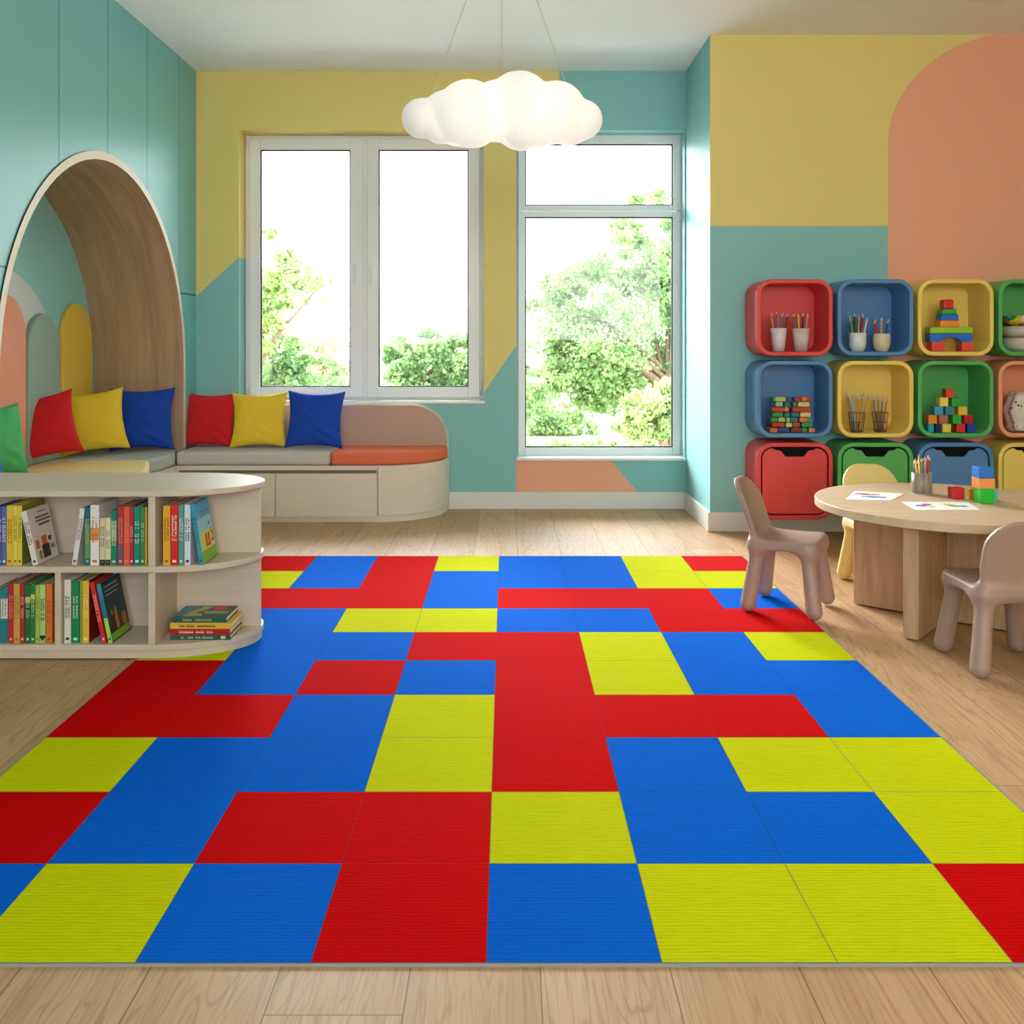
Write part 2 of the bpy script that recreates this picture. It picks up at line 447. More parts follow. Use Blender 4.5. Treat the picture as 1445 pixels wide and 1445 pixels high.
# ------------------------------------------------------------------ windows
def frame_ring(bm, x0, x1, z0, z1, w, y0, y1, mi=0, wt=None, wb=None):
    wt = wt or w; wb = wb or w
    box(bm, x0, x0 + w, y0, y1, z0, z1, mi); box(bm, x1 - w, x1, y0, y1, z0, z1, mi)
    box(bm, x0 + w, x1 - w, y0, y1, z1 - wt, z1, mi); box(bm, x0 + w, x1 - w, y0, y1, z0, z0 + wb, mi)
def sash(root, px0, px1, py0, py1, yy, gx0, gx1, gy0, gy1, depth=0.05, name='sash'):
    X = lambda p: PX(p, yy)
    Z = lambda p: PZ(p, yy)
    bm = BM()
    x0, x1, z0, z1 = X(px0), X(px1), Z(py1), Z(py0)
    a, b_, c, d = X(gx0), X(gx1), Z(gy1), Z(gy0)
    box(bm, x0, a, yy, yy + depth, z0, z1); box(bm, b_, x1, yy, yy + depth, z0, z1)
    box(bm, a, b_, yy, yy + depth, d, z1); box(bm, a, b_, yy, yy + depth, z0, c)
    s = obj(name, bm, PVC, root, bevel=0.004)
    bm = BM(); frame_ring(bm, a, b_, c, d, 0.007, yy + .012, yy + .03); obj('gasket', bm, GASKET, s)
    bm = BM(); box(bm, a + .003, b_ - .003, yy + .02, yy + .024, c + .003, d - .003); obj('pane', bm, GLASS, s)
    return s
yw = YB + 0.155
w = bpy.data.objects.new('window_1', None); link(w); struct(w)
bm = BM(); frame_ring(bm, W1[0], W1[1], W1[2] + .001, W1[3], 0.035, yw, yw + .06)
box(bm, PX(509, yw), PX(521, yw), yw - .004, yw + .05, W1[2] + .03, W1[3] - .03)
obj('window_frame', bm, PVC, w, bevel=0.004)
s1 = sash(w, 352, 512, 196, 561, yw - .02, 367, 494, 211, 546)
s2 = sash(w, 518, 677, 196, 561, yw - .02, 534, 661, 211, 546)
for s, px in ((s1, 500.5), (s2, 525)):
    bm = BM(); X = PX(px, yw - .03)
    z1 = PZ(373, yw); z0 = PZ(402, yw)
    box(bm, X - .011, X + .011, yw - .028, yw - .02, z1 - .06, z1 + .008)
    tube(bm, (X, yw - .028, z1 - .015), (X, yw - .062, z1 - .015), .008)
    box(bm, X - .008, X + .008, yw - .068, yw - .052, z0, z1 - .005)
    obj('handle', bm, WHITE, s, bevel=0.003)
for px, y0, y1, s in ((349.5, 197, 212, s1), (349.5, 540, 556, s1), (679, 197, 212, s2), (679, 538, 556, s2)):
    bm = BM(); tube(bm, (PX(px, yw - .02), yw - .022, PZ(y1, yw)), (PX(px, yw - .02), yw - .022, PZ(y0, yw)), .007); obj('hinge', bm, WHITE, s)
bm = BM(); box(bm, W1[0] - .004, W1[1] + .004, YB - .012, YB + .16, W1[2] - .012, W1[2] + .006); obj('window_sill', bm, WHITE, w, bevel=.003)
w = bpy.data.objects.new('window_2', None); link(w); struct(w)
bm = BM(); frame_ring(bm, W2[0], W2[1], W2[2] + .001, W2[3], 0.02, yw, yw + .06)
obj('window_frame', bm, PVC, w, bevel=0.004)
sash(w, 731, 961, 190, 297, yw - .02, 741, 949.5, 203, 289.5)
sash(w, 731, 961, 298, 643, yw - .02, 741, 949.5, 306, 631.5)
bm = BM(); box(bm, W2[0] - .004, XC - .001, YB - .02, YB + .16, W2[2] - .012, W2[2] + .006); obj('window_sill', bm, WHITE, w, bevel=.003)
# ------------------------------------------------------------------ rug
PAT = ['RBRYBBYR', 'YBRBBBYY', 'RRRBRRRB', 'BBYYBBRR', 'YBBRRYBY', 'RBRBRYBB', 'RRBYRRRB', 'YBBYRBYY', 'RBRRYBBY', 'BYBRBYYR']
RX0 = -0.034 - 4 * 0.304; RT = 0.005
bm = BM(); idx = {'R': 0, 'B': 1, 'Y': 2}
gv = [[bm.verts.new((RX0 + .304 * i, 4.714 - .3086 * j, RT)) for i in range(9)] for j in range(11)]
for j in range(10):
    for i in range(8):
        f = bm.faces.new((gv[j][i], gv[j + 1][i], gv[j + 1][i + 1], gv[j][i + 1])); f.material_index = idx[PAT[j][i]]
x0, x1, y0, y1 = RX0, RX0 + 8 * .304, 4.714 - 3.086, 4.714
# bound edge with a grey welt
for (a, b_, c, d) in ((x0 - .006, x1 + .006, y0 - .0045, y0), (x0 - .006, x1 + .006, y1, y1 + .006), (x0 - .006, x0, y0, y1), (x1, x1 + .006, y0, y1)):
    box(bm, a, b_, c, d, 0.0002, RT - .0005, 3)
rug = obj('area_rug', bm, [mat_rug((198, 0, 0), 'rug_red', 0.2), mat_rug((0, 96, 206), 'rug_blue'), mat_rug((198, 202, 0), 'rug_yellow'), paint((150, 148, 142), .9, .1, name='rug_binding')])
tag(rug, 'large red, blue and yellow block-patterned area rug on the oak floor', 'rug')
# ------------------------------------------------------------------ corner bench
ZS = 0.339; ZT = 0.42; YF = 5.62; XE = -0.365
def bench_outline(xl, yf, yb, xe, rr, n=16):
    pts = [(xl, yb), (xl, yf)]
    for i in range(n + 1):
        a = -PI / 2 + PI / 2 * i / n
        pts.append((xe - rr + rr * math.cos(a), yb + 0.0 - (yb - yf) + (yb - yf) + (yb - yf) * math.sin(a)))
    return pts
rr = 0.40
bn = thing('storage_bench', 'long cream storage bench with rounded right end under the left window', 'bench', (-1.2, 5.85, 0))
def B_(bm):  # shift to local
    for v in bm.verts: v.co -= Vector((-1.2, 5.85, 0))
    return bm
bm = BM(); prism(bm, bench_outline(XL + .022, YF, YB - .016, XE, rr), 0.038, ZS - .001); obj('body', B_(bm), LAMB, bn, bevel=.003)
bm = BM(); prism(bm, bench_outline(XL + .022, YF + .006, YB - .016, XE - .006, rr), 0.0, 0.0375); obj('plinth', B_(bm), LAMB, bn)
zt = PZ(668, YF); zb = PZ(729, YF); zt0 = PZ(663.5, YF)
for a, b_ in ((253, 388.5), (390.5, 531.5)):
    bm = BM(); box(bm, PX(a, YF), PX(b_, YF), YF - .014, YF - .0005, zb, zt)
    obj('door', B_(bm), LAMB, bn, bevel=.0015)
bm = BM(); box(bm, PX(253, YF), PX(531.5, YF), YF - .0045, YF - .0003, zt + .001, zt0); obj('finger_groove', B_(bm), paint((120, 104, 84), .7, name='shadow_gap'), bn)
bm = BM(); box(bm, PX(532.5, YF), PX(533.8, YF), YF - .002, YF - .0003, 0.04, ZS - .01); obj('panel_joint', B_(bm), paint((150, 134, 112), .7, name='joint'), bn)
# backrest
zbk = 0.682; yb0 = YB - .006
def brest(ins, x0, x1, z0, z1, r, n=14):
    pts = [(x0, z0), (x1 - ins, z0)]
    for i in range(n + 1):
        a = PI / 2 * i / n
        pts.append((x1 - r + (r - ins) * math.cos(a), z1 - r + (r - ins) * math.sin(a)))
    pts.append((x0, z1 - ins)); return pts
bm = BM(); prism(bm, brest(0, XL + .022, XE - .005, ZS, zbk, .235), yb0 - .03, yb0, 'y'); obj('backrest_shell', B_(bm), LAMB, bn, bevel=.003)
bm = BM(); prism(bm, brest(.006, XL + .03, XE - .005, ZS, zbk, .235), yb0 - .075, yb0 - .0305, 'y'); obj('backrest_pad', B_(bm), fabric((198, 166, 148), 'mauve_felt'), bn, bevel=.008)
# niche bench (curved front)
def curve_front():
    return [(-1.965, 5.60), (-1.975, 5.40), (-1.985, 5.25), (-1.93, 5.10), (-1.85, 4.88), (-1.79, 4.65), (-1.76, 4.40), (-1.78, 4.15), (-1.84, 3.95), (-1.96, 3.78)]
nb = thing('niche_bench', 'cream curved-front bench built into the arched reading niche', 'bench', (-2.2, 4.7, 0))
def N_(bm):
    for v in bm.verts: v.co -= Vector((-2.2, 4.7, 0))
    return bm
bk = XL - ND + .004
pts = [(bk, 3.78), (bk, 5.80), (-2.03, 5.80), (-2.0, 5.62)] + curve_front()
bm = BM(); prism(bm, pts, 0.038, ZS - .001); obj('body', N_(bm), LAMB, nb, bevel=.003)
bm = BM(); prism(bm, [(x - .012 if x > -2.4 else x, y) for x, y in pts], 0, .0375); obj('plinth', N_(bm), LAMB, nb)
def cushion(name, pts, label, col, z0=ZS, z1=ZT, bev=.022):
    bm = BM(); cx = sum(p[0] for p in pts) / len(pts); cy = sum(p[1] for p in pts) / len(pts)
    prism(bm, [(p[0] - cx, p[1] - cy) for p in pts], 0, z1 - z0)
    o = thing(name, label, 'cushion', (cx, cy, z0), group='seat cushions on the corner bench')
    c = obj('cushion_body', bm, fabric(col, name + '_fabric'), o, bevel=bev, seg=5)
    return o
xj = PX(466, YF)
cushion('seat_cushion', [(XL + .022, YF + .004), (xj - .002, YF + .004), (xj - .002, yb0 - .078), (XL + .022, yb0 - .078)], 'long pale grey seat cushion on the back bench under three pillows', (203, 199, 190))
o = [(x, y) for x, y in bench_outline(xj, YF + .004, yb0 - .078, XE - .004, rr)]
cushion('seat_cushion', o, 'orange seat cushion on the rounded right end of the bench', (232, 118, 84))
cushion('seat_cushion', [(bk, 5.26), (-1.99, 5.26), (-1.972, 5.42), (-1.966, 5.60), (-2.0, 5.62), (-2.03, 5.79), (bk, 5.79)], 'sage green seat cushion in the right half of the niche bench', (186, 196, 188))
cushion('seat_cushion', [(bk, 3.8), (-1.97, 3.8), (-1.85, 3.95), (-1.79, 4.15), (-1.77, 4.40), (-1.80, 4.65), (-1.86, 4.88), (-1.93, 5.08), (-1.99, 5.25), (bk, 5.25)], 'pale yellow seat cushion on the niche bench behind the bookcase', (246, 224, 158))
# padded arches on the niche wall
def pad(y0, y1, ztop, label, col):
    w = (y1 - y0) / 2; cy = (y0 + y1) / 2
    pts = [(-w, 0)] + [(w * math.cos(PI - PI * i / 24), ztop - ZT - w * 1.15 + 1.15 * w * math.sin(PI * i / 24)) for i in range(25)] + [(w, 0)]
    bm = BM(); prism(bm, pts, 0, 0.028, 'x')
    t = thing('padded_wall_panel', label, 'wall panel', (XL - ND + .001, cy, ZT + .002), group='arched padded panels in the reading niche')
    obj('panel_pad', bm, fabric(col, 'panel_felt'), t, bevel=.009, seg=4)
pad(5.355, 5.745, 1.305, 'yellow arched felt panel at the right of the niche wall', (234, 200, 84))
pad(4.975, 5.335, 1.232, 'grey-green arched felt panel, the shortest, between peach and yellow ones', (160, 184, 178))
pad(4.59, 4.955, 1.315, 'peach arched felt panel at the left of the niche wall', (242, 166, 140))
# ------------------------------------------------------------------ pillows
def pillow(label, col, loc, rot, s=.18, th=.055, seed=1, sx=1.0):
    rnd = random.Random(seed); n = 26
    bm = BM(); ph = [rnd.uniform(0, 6) for _ in range(6)]
    def P(u, v, sg):
        e = (1 - abs(u) ** 2.4) * (1 - abs(v) ** 2.4)
        t = th * max(e, 0) ** 0.42
        pin = .125
        x = s * sx * u * (1 - pin * (1 - v * v)); z = s * v * (1 - pin * (1 - u * u))
        edge = max(abs(u), abs(v)); r = edge ** 3 * (1 - edge ** 8)
        wr = .008 * r * math.sin(11 * math.atan2(v, u) + ph[0]) + .004 * math.sin(5 * u + ph[1]) * math.sin(4 * v + ph[2]) * (1 - edge ** 2)
        k = math.exp(-((u - .35) ** 2 + (v + .55) ** 2) * 7) * math.sin(16 * (u * .5 + v) + ph[3]) * .009 + math.exp(-((u + .5) ** 2 + (v - .1) ** 2) * 6) * math.sin(13 * (u - v * .6) + ph[4]) * .006
        return (x, sg * (t + (wr + k) * (1 if e > .02 else 0)), z)
    fr = [[None] * (n + 1) for _ in range(n + 1)]; bkk = [[None] * (n + 1) for _ in range(n + 1)]
    def cs(i): return math.sin((i / n - .5) * PI)
    for i in range(n + 1):
        for j in range(n + 1):
            u, v = cs(i), cs(j)
            fr[i][j] = bm.verts.new(P(u, v, -1))
            bkk[i][j] = fr[i][j] if i in (0, n) or j in (0, n) else bm.verts.new(P(u, v, 1))
    for i in range(n):
        for j in range(n):
            bm.faces.new((fr[i][j], fr[i + 1][j], fr[i + 1][j + 1], fr[i][j + 1]))
            bm.faces.new((bkk[i][j], bkk[i][j + 1], bkk[i + 1][j + 1], bkk[i + 1][j]))
    t = thing('throw_pillow', label, 'pillow', loc, rot, 'square throw pillows on the corner bench')
    m = fabric(col, 'pillow_cotton', .04, .25)
    for v in bm.verts: v.co.z += s
    import mathutils
    Rm = mathutils.Euler(rot).to_matrix()
    t.location.z = ZT + .001 - min((Rm @ v.co).z for v in bm.verts)
    edge = [P(cs(i), -1, 1) for i in range(n)] + [P(1, cs(i), 1) for i in range(n)] + [P(cs(n - i), 1, 1) for i in range(n)] + [P(-1, cs(n - i), 1) for i in range(n)]
    obj('pillow_body', bm, m, t, smooth=True)
    bm = BM()
    for a, b_ in zip(edge, edge[1:] + edge[:1]):
        tube(bm, (a[0], 0, a[2] + s), (b_[0], 0, b_[2] + s), .0022, n=5, cap=False)
    obj('piping', bm, m, t, smooth=True)
    return t
RED = (216, 36, 44); PYE = (240, 206, 60); PBL = (28, 72, 176); PGR = (84, 190, 120)
R_ = math.radians
lean = R_(-14)
zt_ = ZT + .003
def P_(px, y): return (PX(px, y), y, zt_)
pillow('red pillow, first from the corner on the back bench', RED, P_(293, 5.89), (R_(-10), R_(0), R_(-5)), .170, .042, 3)
pillow('yellow pillow between the red and blue ones on the back bench', PYE, P_(364, 5.83), (R_(-14), R_(-1), R_(2)), .173, .048, 4)
pillow('blue pillow on the back bench beside the bare mauve backrest', PBL, P_(442, 5.80), (R_(-14), R_(1), R_(0)), .178, .05, 5)
pillow('blue pillow leaning on the right side of the arch niche', PBL, P_(200, 5.66), (R_(-8), R_(-1), R_(6)), .188, .052, 6)
pillow('yellow pillow between the red and blue ones inside the niche', PYE, P_(136, 5.43), (R_(-14), R_(-6), R_(24)), .182, .055, 7)
pillow('red pillow inside the niche beside the green one', RED, P_(68, 5.05), (R_(-16), R_(-10), R_(26)), .178, .06, 8)
pillow('green pillow at the left edge of the picture inside the niche', PGR, (-2.45, 4.54, 0), (R_(-10), R_(0), R_(72)), .178, .065, 9)
pillow('blue pillow half out of frame below the green one', (60, 110, 210), (-2.36, 4.18, 0), (R_(-18), R_(0), R_(60)), .15, .06, 10)
# ------------------------------------------------------------------ bookcase
YK = 3.178; YM = 3.405; BX = -1.20; BR = .318; BXL = XL + .02; KB = .006
bc = thing('bookcase', 'low curved pale wood bookcase full of books in the left foreground', 'bookcase', (-1.45, YM, KB))
def K_(bm):
    for v in bm.verts: v.co -= Vector((-1.45, YM, 0))
    return bm
def slab_pts(ex=0.0, rb=.222):
    pts = [(BXL, YM - rb - ex), ]
    n = 40
    for i in range(n + 1):
        a = -PI / 2 + PI * i / n
        pts.append((BX + (BR + ex) * math.cos(a), YM + (rb + ex) * math.sin(a)))
    pts.append((BXL, YM + rb + ex)); return pts
kt = PZ(693, YK) - KB; kt0 = PZ(701.5, YK) - KB
ms1 = .318 - KB; ms0 = PZ(809, YK) - KB
bs1 = .0535 - KB; bs0 = .033 - KB
bm = BM(); prism(bm, slab_pts(.004), kt0, kt); obj('top', K_(bm), LAM, bc, bevel=.003)
bm = BM(); prism(bm, slab_pts(), ms0, ms1); obj('shelf', K_(bm), LAM, bc, bevel=.0015)
bm = BM(); prism(bm, slab_pts(), bs0, bs1); obj('shelf', K_(bm), LAM, bc, bevel=.0015)
bm = BM(); prism(bm, slab_pts(-.006), 0, bs0 - .0005); obj('plinth', K_(bm), LAM, bc)
e = .0004
bm = BM(); box(bm, BXL, BX + BR - .006, YM - .008, YM + .008, bs1 + e, ms0 - e); obj('back_panel', K_(bm), LAM, bc)
bm = BM(); box(bm, BXL, BX + BR - .006, YM - .008, YM + .008, ms1 + e, kt0 - e); obj('back_panel', K_(bm), LAM, bc)
dv = (PX(208, YK), PX(218, YK)); dv2 = (PX(76, YK), PX(82, YK) + .006)
for (a, b_), z0, z1 in ((dv, ms1, kt0), (dv, bs1, ms0), (dv2, bs1, ms0), ((BXL, BXL + .02), ms1, kt0), ((BXL, BXL + .02), bs1, ms0)):
    bm = BM(); box(bm, a, b_, YK + .006, YM - .009, z0 + e, z1 - e); obj('divider', K_(bm), LAM, bc, bevel=.001)
    bm = BM(); box(bm, a, b_, YM + .009, YM + .21, z0 + e, z1 - e); obj('divider', K_(bm), LAM, bc, bevel=.001)
# ------------------------------------------------------------------ books
PAGE = paint((232, 224, 200), .8, .2, .06, scale=200, name='paper_pages')
def bmat(c): return paint(c, .45, .4, .02, name='book_cover_print')
def art(bm, kind, w, h, d, m):
    """printed cover motifs lying on the +X cover: list of (y0,y1,z0,z1,material index)"""
    x = w / 2 + .0002
    for ii, (a, b_, c, e_, mi) in enumerate(m):
        q_ = .0003 + ii * .00004
        pts = [(a * d, c * h), (b_ * d, c * h), (b_ * d, e_ * h), (a * d, e_ * h)]
        vs = [bm.verts.new((x, p[0], p[1])) for p in pts]
        vs2 = [bm.verts.new((x + q_, p[0], p[1])) for p in pts]
        for q in ((vs2[0], vs2[1], vs2[2], vs2[3]), (vs[3], vs[2], vs[1], vs[0])):
            bm.faces.new(q).material_index = mi
        for i in range(4):
            bm.faces.new((vs[i], vs[(i + 1) % 4], vs2[(i + 1) % 4], vs2[i])).material_index = mi
def book(label, px0, px1, ytop, base, col, accent, group, yy=3.2, d=.155, deg=0, bands=(), cover=None, side=None, seed=0, bottompx=None, title=True):
    w = max(.006, (px1 - px0) * yy / F - .0006); h = PZ(ytop, yy) - base
    if deg: h = h / math.cos(R_(deg)) - abs(math.sin(R_(deg))) * w
    xc = PX((px0 + px1) / 2, yy)
    if bottompx: xc = PX((bottompx[0] + bottompx[1]) / 2, yy)
    th = R_(deg)
    # keep the lowest corner on the shelf
    zoff = abs(math.sin(th)) * w / 2
    t = thing('book', label, 'book', (xc, yy, base + zoff + .0004), (0, th, 0), group)
    bm = BM(); c = min(.0025, w * .2)
    box(bm, -w / 2, w / 2, 0, c, 0, h)
    box(bm, -w / 2, -w / 2 + c, c, d, 0, h); box(bm, w / 2 - c, w / 2, c, d, 0, h, 1 if side else 0)
    obj('cover', bm, [bmat(col), bmat(side or col)], t)
    bm = BM(); box(bm, -w / 2 + c + .0002, w / 2 - c - .0002, c + .0002, d - .004, .003, h - .003); obj('pages', bm, PAGE, t)
    rnd = random.Random(hash(label) % 9999 if seed == 0 else seed)
    rnd = random.Random(sum(map(ord, label)) + seed)
    bands = list(bands)
    if bands:
        bm = BM()
        for (a, b_, ci) in bands:
            box(bm, -w / 2 + .0002, w / 2 - .0002, -.0005, -.0001, a * h, b_ * h, 0)
        obj('spine_band', bm, bmat(bands[0][2]), t)
    if title and w > .011:
        bm = BM(); z = h * rnd.uniform(.36, .42); zt = h * rnd.uniform(.72, .82); gw = w * .32
        while z < zt:
            g = rnd.uniform(.0032, .0052)
            if rnd.random() > .14:
                k = rnd.random()
                box(bm, -gw, -gw + gw * .55, -.001, -.0006, z, z + g * .8)
                if k < .6: box(bm, -gw, gw, -.001, -.0006, z, z + g * .3)
                if k > .35: box(bm, gw * .3, gw, -.001, -.0006, z, z + g * .8)
            z += g + .0012
        obj('title', bm, bmat(accent), t)
        bm = BM(); box(bm, -gw * .8, gw * .8, -.001, -.0006, h * .05, h * .09); obj('spine_mark', bm, bmat(accent), t)
    if cover:
        cm, shapes = cover
        bm = BM(); art(bm, 0, w, h, d, shapes)
        obj('cover_art', bm, [bmat(q) for q in cm], t)
    return t
G1 = 'books on the upper shelf of the bookcase'; G2 = 'books on the lower shelf of the bookcase'
b1 = .318; b0 = .0535
K = (40, 36, 36); Wt = (232, 228, 220); CRM = (214, 204, 168)
U = [(-11, -4, 716, (66, 72, 150), Wt, 'navy book cut off by the left picture edge, upper shelf'),
     (-4, 2.5, 715, (72, 78, 160), Wt, 'indigo book, left of the slate-blue one on the upper shelf'),
     (2.5, 9.5, 715, (92, 108, 168), Wt, 'slate-blue book left of the yellow books on the upper shelf'),
     (9.5, 18.3, 713.6, (226, 190, 58), (180, 90, 30), 'wide yellow book, leftmost of the three yellow ones on the upper shelf'),
     (18.5, 24.8, 714, (232, 208, 84), (150, 110, 30), 'narrow yellow book in the middle of the three yellow ones, upper shelf')]
for a, b_, y, c, ac, lb in U: book(lb, a, b_, y, b1, c, ac, G1)
book('yellow book with olive cover beside the tilted white picture book', 25, 31, 714, b1, (226, 204, 66), (120, 110, 40), G1, side=(128, 132, 48))
book('tilted white picture book with orange figures, left on the upper shelf', 30.5, 38.5, 721, b1, (226, 218, 206), (60, 50, 50), G1, deg=-12.5, bottompx=(46, 54), yy=3.195, d=.15,
     cover=([(110, 74, 84), (212, 104, 52), (52, 40, 36), (150, 130, 96)],
            [(.45, .8, .90, .925, 3), (.3, .92, .80, .835, 0), (.3, .95, .735, .77, 0), (.4, .9, .66, .70, 0), (.38, .6, .30, .46, 1), (.33, .66, .06, .30, 2), (.68, .82, .34, .42, 2), (.72, .9, .18, .26, 3), (.08, .25, .26, .42, 1), (.15, .28, .07, .22, 3)]))
book('white book leaning right in the upper shelf gap', 112, 119, 717, b1, (226, 218, 218), (120, 60, 80), G1, deg=8.5, bottompx=(100.5, 108.5), yy=3.2)
U = [(119.8, 126.8, 716, (34, 106, 116), (160, 190, 120), 'dark teal book behind the leaning white one, upper shelf', [(.12, .72, (96, 150, 100))]),
     (127.4, 139.8, 713, (232, 226, 222), (190, 110, 60), 'wide white book with orange motif on its spine, upper shelf', [(.42, .62, (226, 140, 70))]),
     (140.8, 148.4, 731, CRM, (110, 100, 70), 'short cream book next to the wide white one', [(.0, .12, (40, 36, 32))]),
     (148.8, 156.2, 731, (222, 214, 176), (120, 110, 80), 'short cream book next to the dark green one', [(.0, .12, (52, 44, 38))]),
     (156.6, 165, 721, (22, 126, 100), (220, 220, 190), 'dark green book with pale label, right of the short cream pair', [(.45, .82, (150, 170, 140))]),
     (165.8, 174.3, 715, (176, 48, 50), (220, 150, 140), 'brick red book with purple foot, left of the orange-red one', [(.0, .35, (120, 84, 110))]),
     (174.7, 183, 715, (232, 88, 56), (240, 130, 90), 'bright orange-red book on the upper shelf', []),
     (183.3, 188.3, 715, (178, 40, 58), (240, 200, 200), 'thin crimson book between orange-red and teal ones', []),
     (189, 197.8, 715, (10, 132, 122), (230, 235, 225), 'teal book with white lettering near the upper divider', []),
     (198.2, 204, 715, (66, 128, 56), (200, 220, 170), 'green book between teal and gold ones, upper shelf', []),
     (204.4, 207.8, 716, (196, 156, 66), (110, 70, 30), 'gold book touching the upper divider', [])]
for a, b_, y, c, ac, lb, bd in U: book(lb, a, b_, y, b1, c, ac, G1, bands=bd)
G3 = 'books in the curved end bay of the bookcase'
V_ = [(230, 240.3, 714, (234, 170, 44), (150, 90, 20), 'mustard yellow book, first in the curved upper bay'),
      (240.7, 251.3, 713, (214, 30, 34), (250, 225, 215), 'red book with white letters in the curved upper bay'),
      (252, 259.5, 712, (92, 152, 148), (220, 220, 200), 'grey-teal book in the curved upper bay'),
      (260.3, 268.8, 712, (214, 222, 228), K, 'white book with black letters in the curved upper bay')]
for a, b_, y, c, ac, lb in V_: book(lb, a, b_, y, b1, c, ac, G3)
book('leaning picture book with blue sky and green meadow cover', 270.5, 276.5, 711, b1, (44, 150, 168), (20, 90, 100), G3, deg=-9.5, bottompx=(281.5, 288), yy=3.2, d=.15,
     cover=([(88, 176, 226), (150, 208, 238), (206, 224, 120), (132, 190, 44), (206, 60, 40), (50, 60, 60), (232, 226, 180)],
            [(.02, .98, .72, .985, 0), (.02, .98, .50, .72, 1), (.02, .98, .20, .50, 2), (.02, .98, .015, .20, 3)]))
bm = BM()
top = bpy.context.scene.objects
# figures printed on the meadow cover
mb = [o for o in C.objects if o.get('label', '').startswith('leaning picture book with blue sky')][0]
wv = (6 * 3.2 / F - .0006)
hh = .205
art(bm, 0, wv + .0012, hh, .15, [(.38, .50, .24, .46, 0), (.56, .68, .24, .46, 0), (.36, .70, .24, .29, 0), (.78, .92, .28, .34, 0), (.70, .78, .58, .63, 1), (.8, .84, .42, .52, 1), (.88, .92, .36, .46, 1), (.25, .9, .83, .85, 2), (.25, .8, .78, .795, 2)])
obj('cover_figures', bm, [bmat((206, 60, 40)), bmat((60, 80, 60)), bmat((60, 120, 180))], mb)
L = [(-8, .6, 831, (74, 128, 128), Wt, 'grey-teal book at the left picture edge, lower shelf', []),
     (1, 11, 831, (24, 130, 140), (120, 110, 90), 'teal book with white label at far left of the lower shelf', [(.45, .82, (226, 220, 210)), ]),
     (11.6, 19, 824, (196, 42, 52), (240, 150, 150), 'crimson book left of the tan one, lower shelf', []),
     (19.2, 28, 824, (206, 158, 74), (170, 120, 50), 'tan book between two red ones on the lower shelf', []),
     (28.4, 34.6, 824, (170, 44, 36), (240, 200, 170), 'dark red book right of the tan one, lower shelf', []),
     (35.4, 43, 824, (12, 104, 62), (190, 210, 150), 'dark green book with yellow label, lower shelf', [(.68, .78, (214, 204, 90))]),
     (43.2, 49.6, 824, (46, 124, 64), (210, 220, 150), 'mid green book right of the dark green one, lower shelf', [(.74, .82, (214, 204, 90))]),
     (50, 55.8, 826, (170, 194, 74), (120, 140, 60), 'lime green book on the lower shelf', []),
     (56.2, 64, 825, (176, 202, 128), (40, 50, 30), 'pale green book left of the orange one, lower shelf', [(.08, .13, (30, 34, 30))]),
     (65, 73.6, 824, (222, 116, 34), (170, 80, 20), 'orange book touching the lower divider', []),
     (90.6, 100, 818, (220, 216, 204), K, 'off-white book, first in the lower middle compartment', []),
     (101, 112, 821, (10, 130, 86), (210, 235, 215), 'emerald book with pale title in the lower middle compartment', []),
     (112.8, 116, 820, (142, 160, 46), K, 'very thin olive book right of the emerald one', []),]
for a, b_, y, c, ac, lb, bd in L: book(lb, a, b_, y, b0, c, ac, G2, bands=bd)
book('yellow book with dark red cover in the lower middle compartment', 116.4, 125.6, 820, b0, (228, 184, 62), (250, 230, 180), G2, side=(130, 24, 20))
book('red book leaning left beside the dark picture book', 128.3, 134.7, 821.5, b0, (206, 38, 42), (240, 180, 170), G2, deg=-11.8, bottompx=(143.8, 150.4), yy=3.195)
book('dark picture book with orange figures and lime strip, leaning left', 137.5, 143.5, 824, b0, (36, 140, 170), (20, 80, 100), G2, deg=-11.8, bottompx=(153.2, 159.2), yy=3.195, d=.155, side=(28, 58, 66),
     bands=[(0, .42, (170, 214, 60))],
     cover=([(190, 200, 200), (206, 110, 40), (70, 40, 30), (128, 186, 40), (170, 150, 90), (28, 58, 66)],
            [(.01, .99, .01, .99, 5), (.1, .8, .90, .915, 0), (.1, .85, .83, .845, 0), (.1, .7, .76, .775, 0), (.02, .98, .02, .14, 3), (.14, .3, .16, .42, 2), (.36, .5, .16, .46, 1), (.54, .66, .16, .40, 2), (.70, .9, .16, .36, 1), (.2, .28, .42, .5, 4), (.4, .47, .46, .52, 4)]))
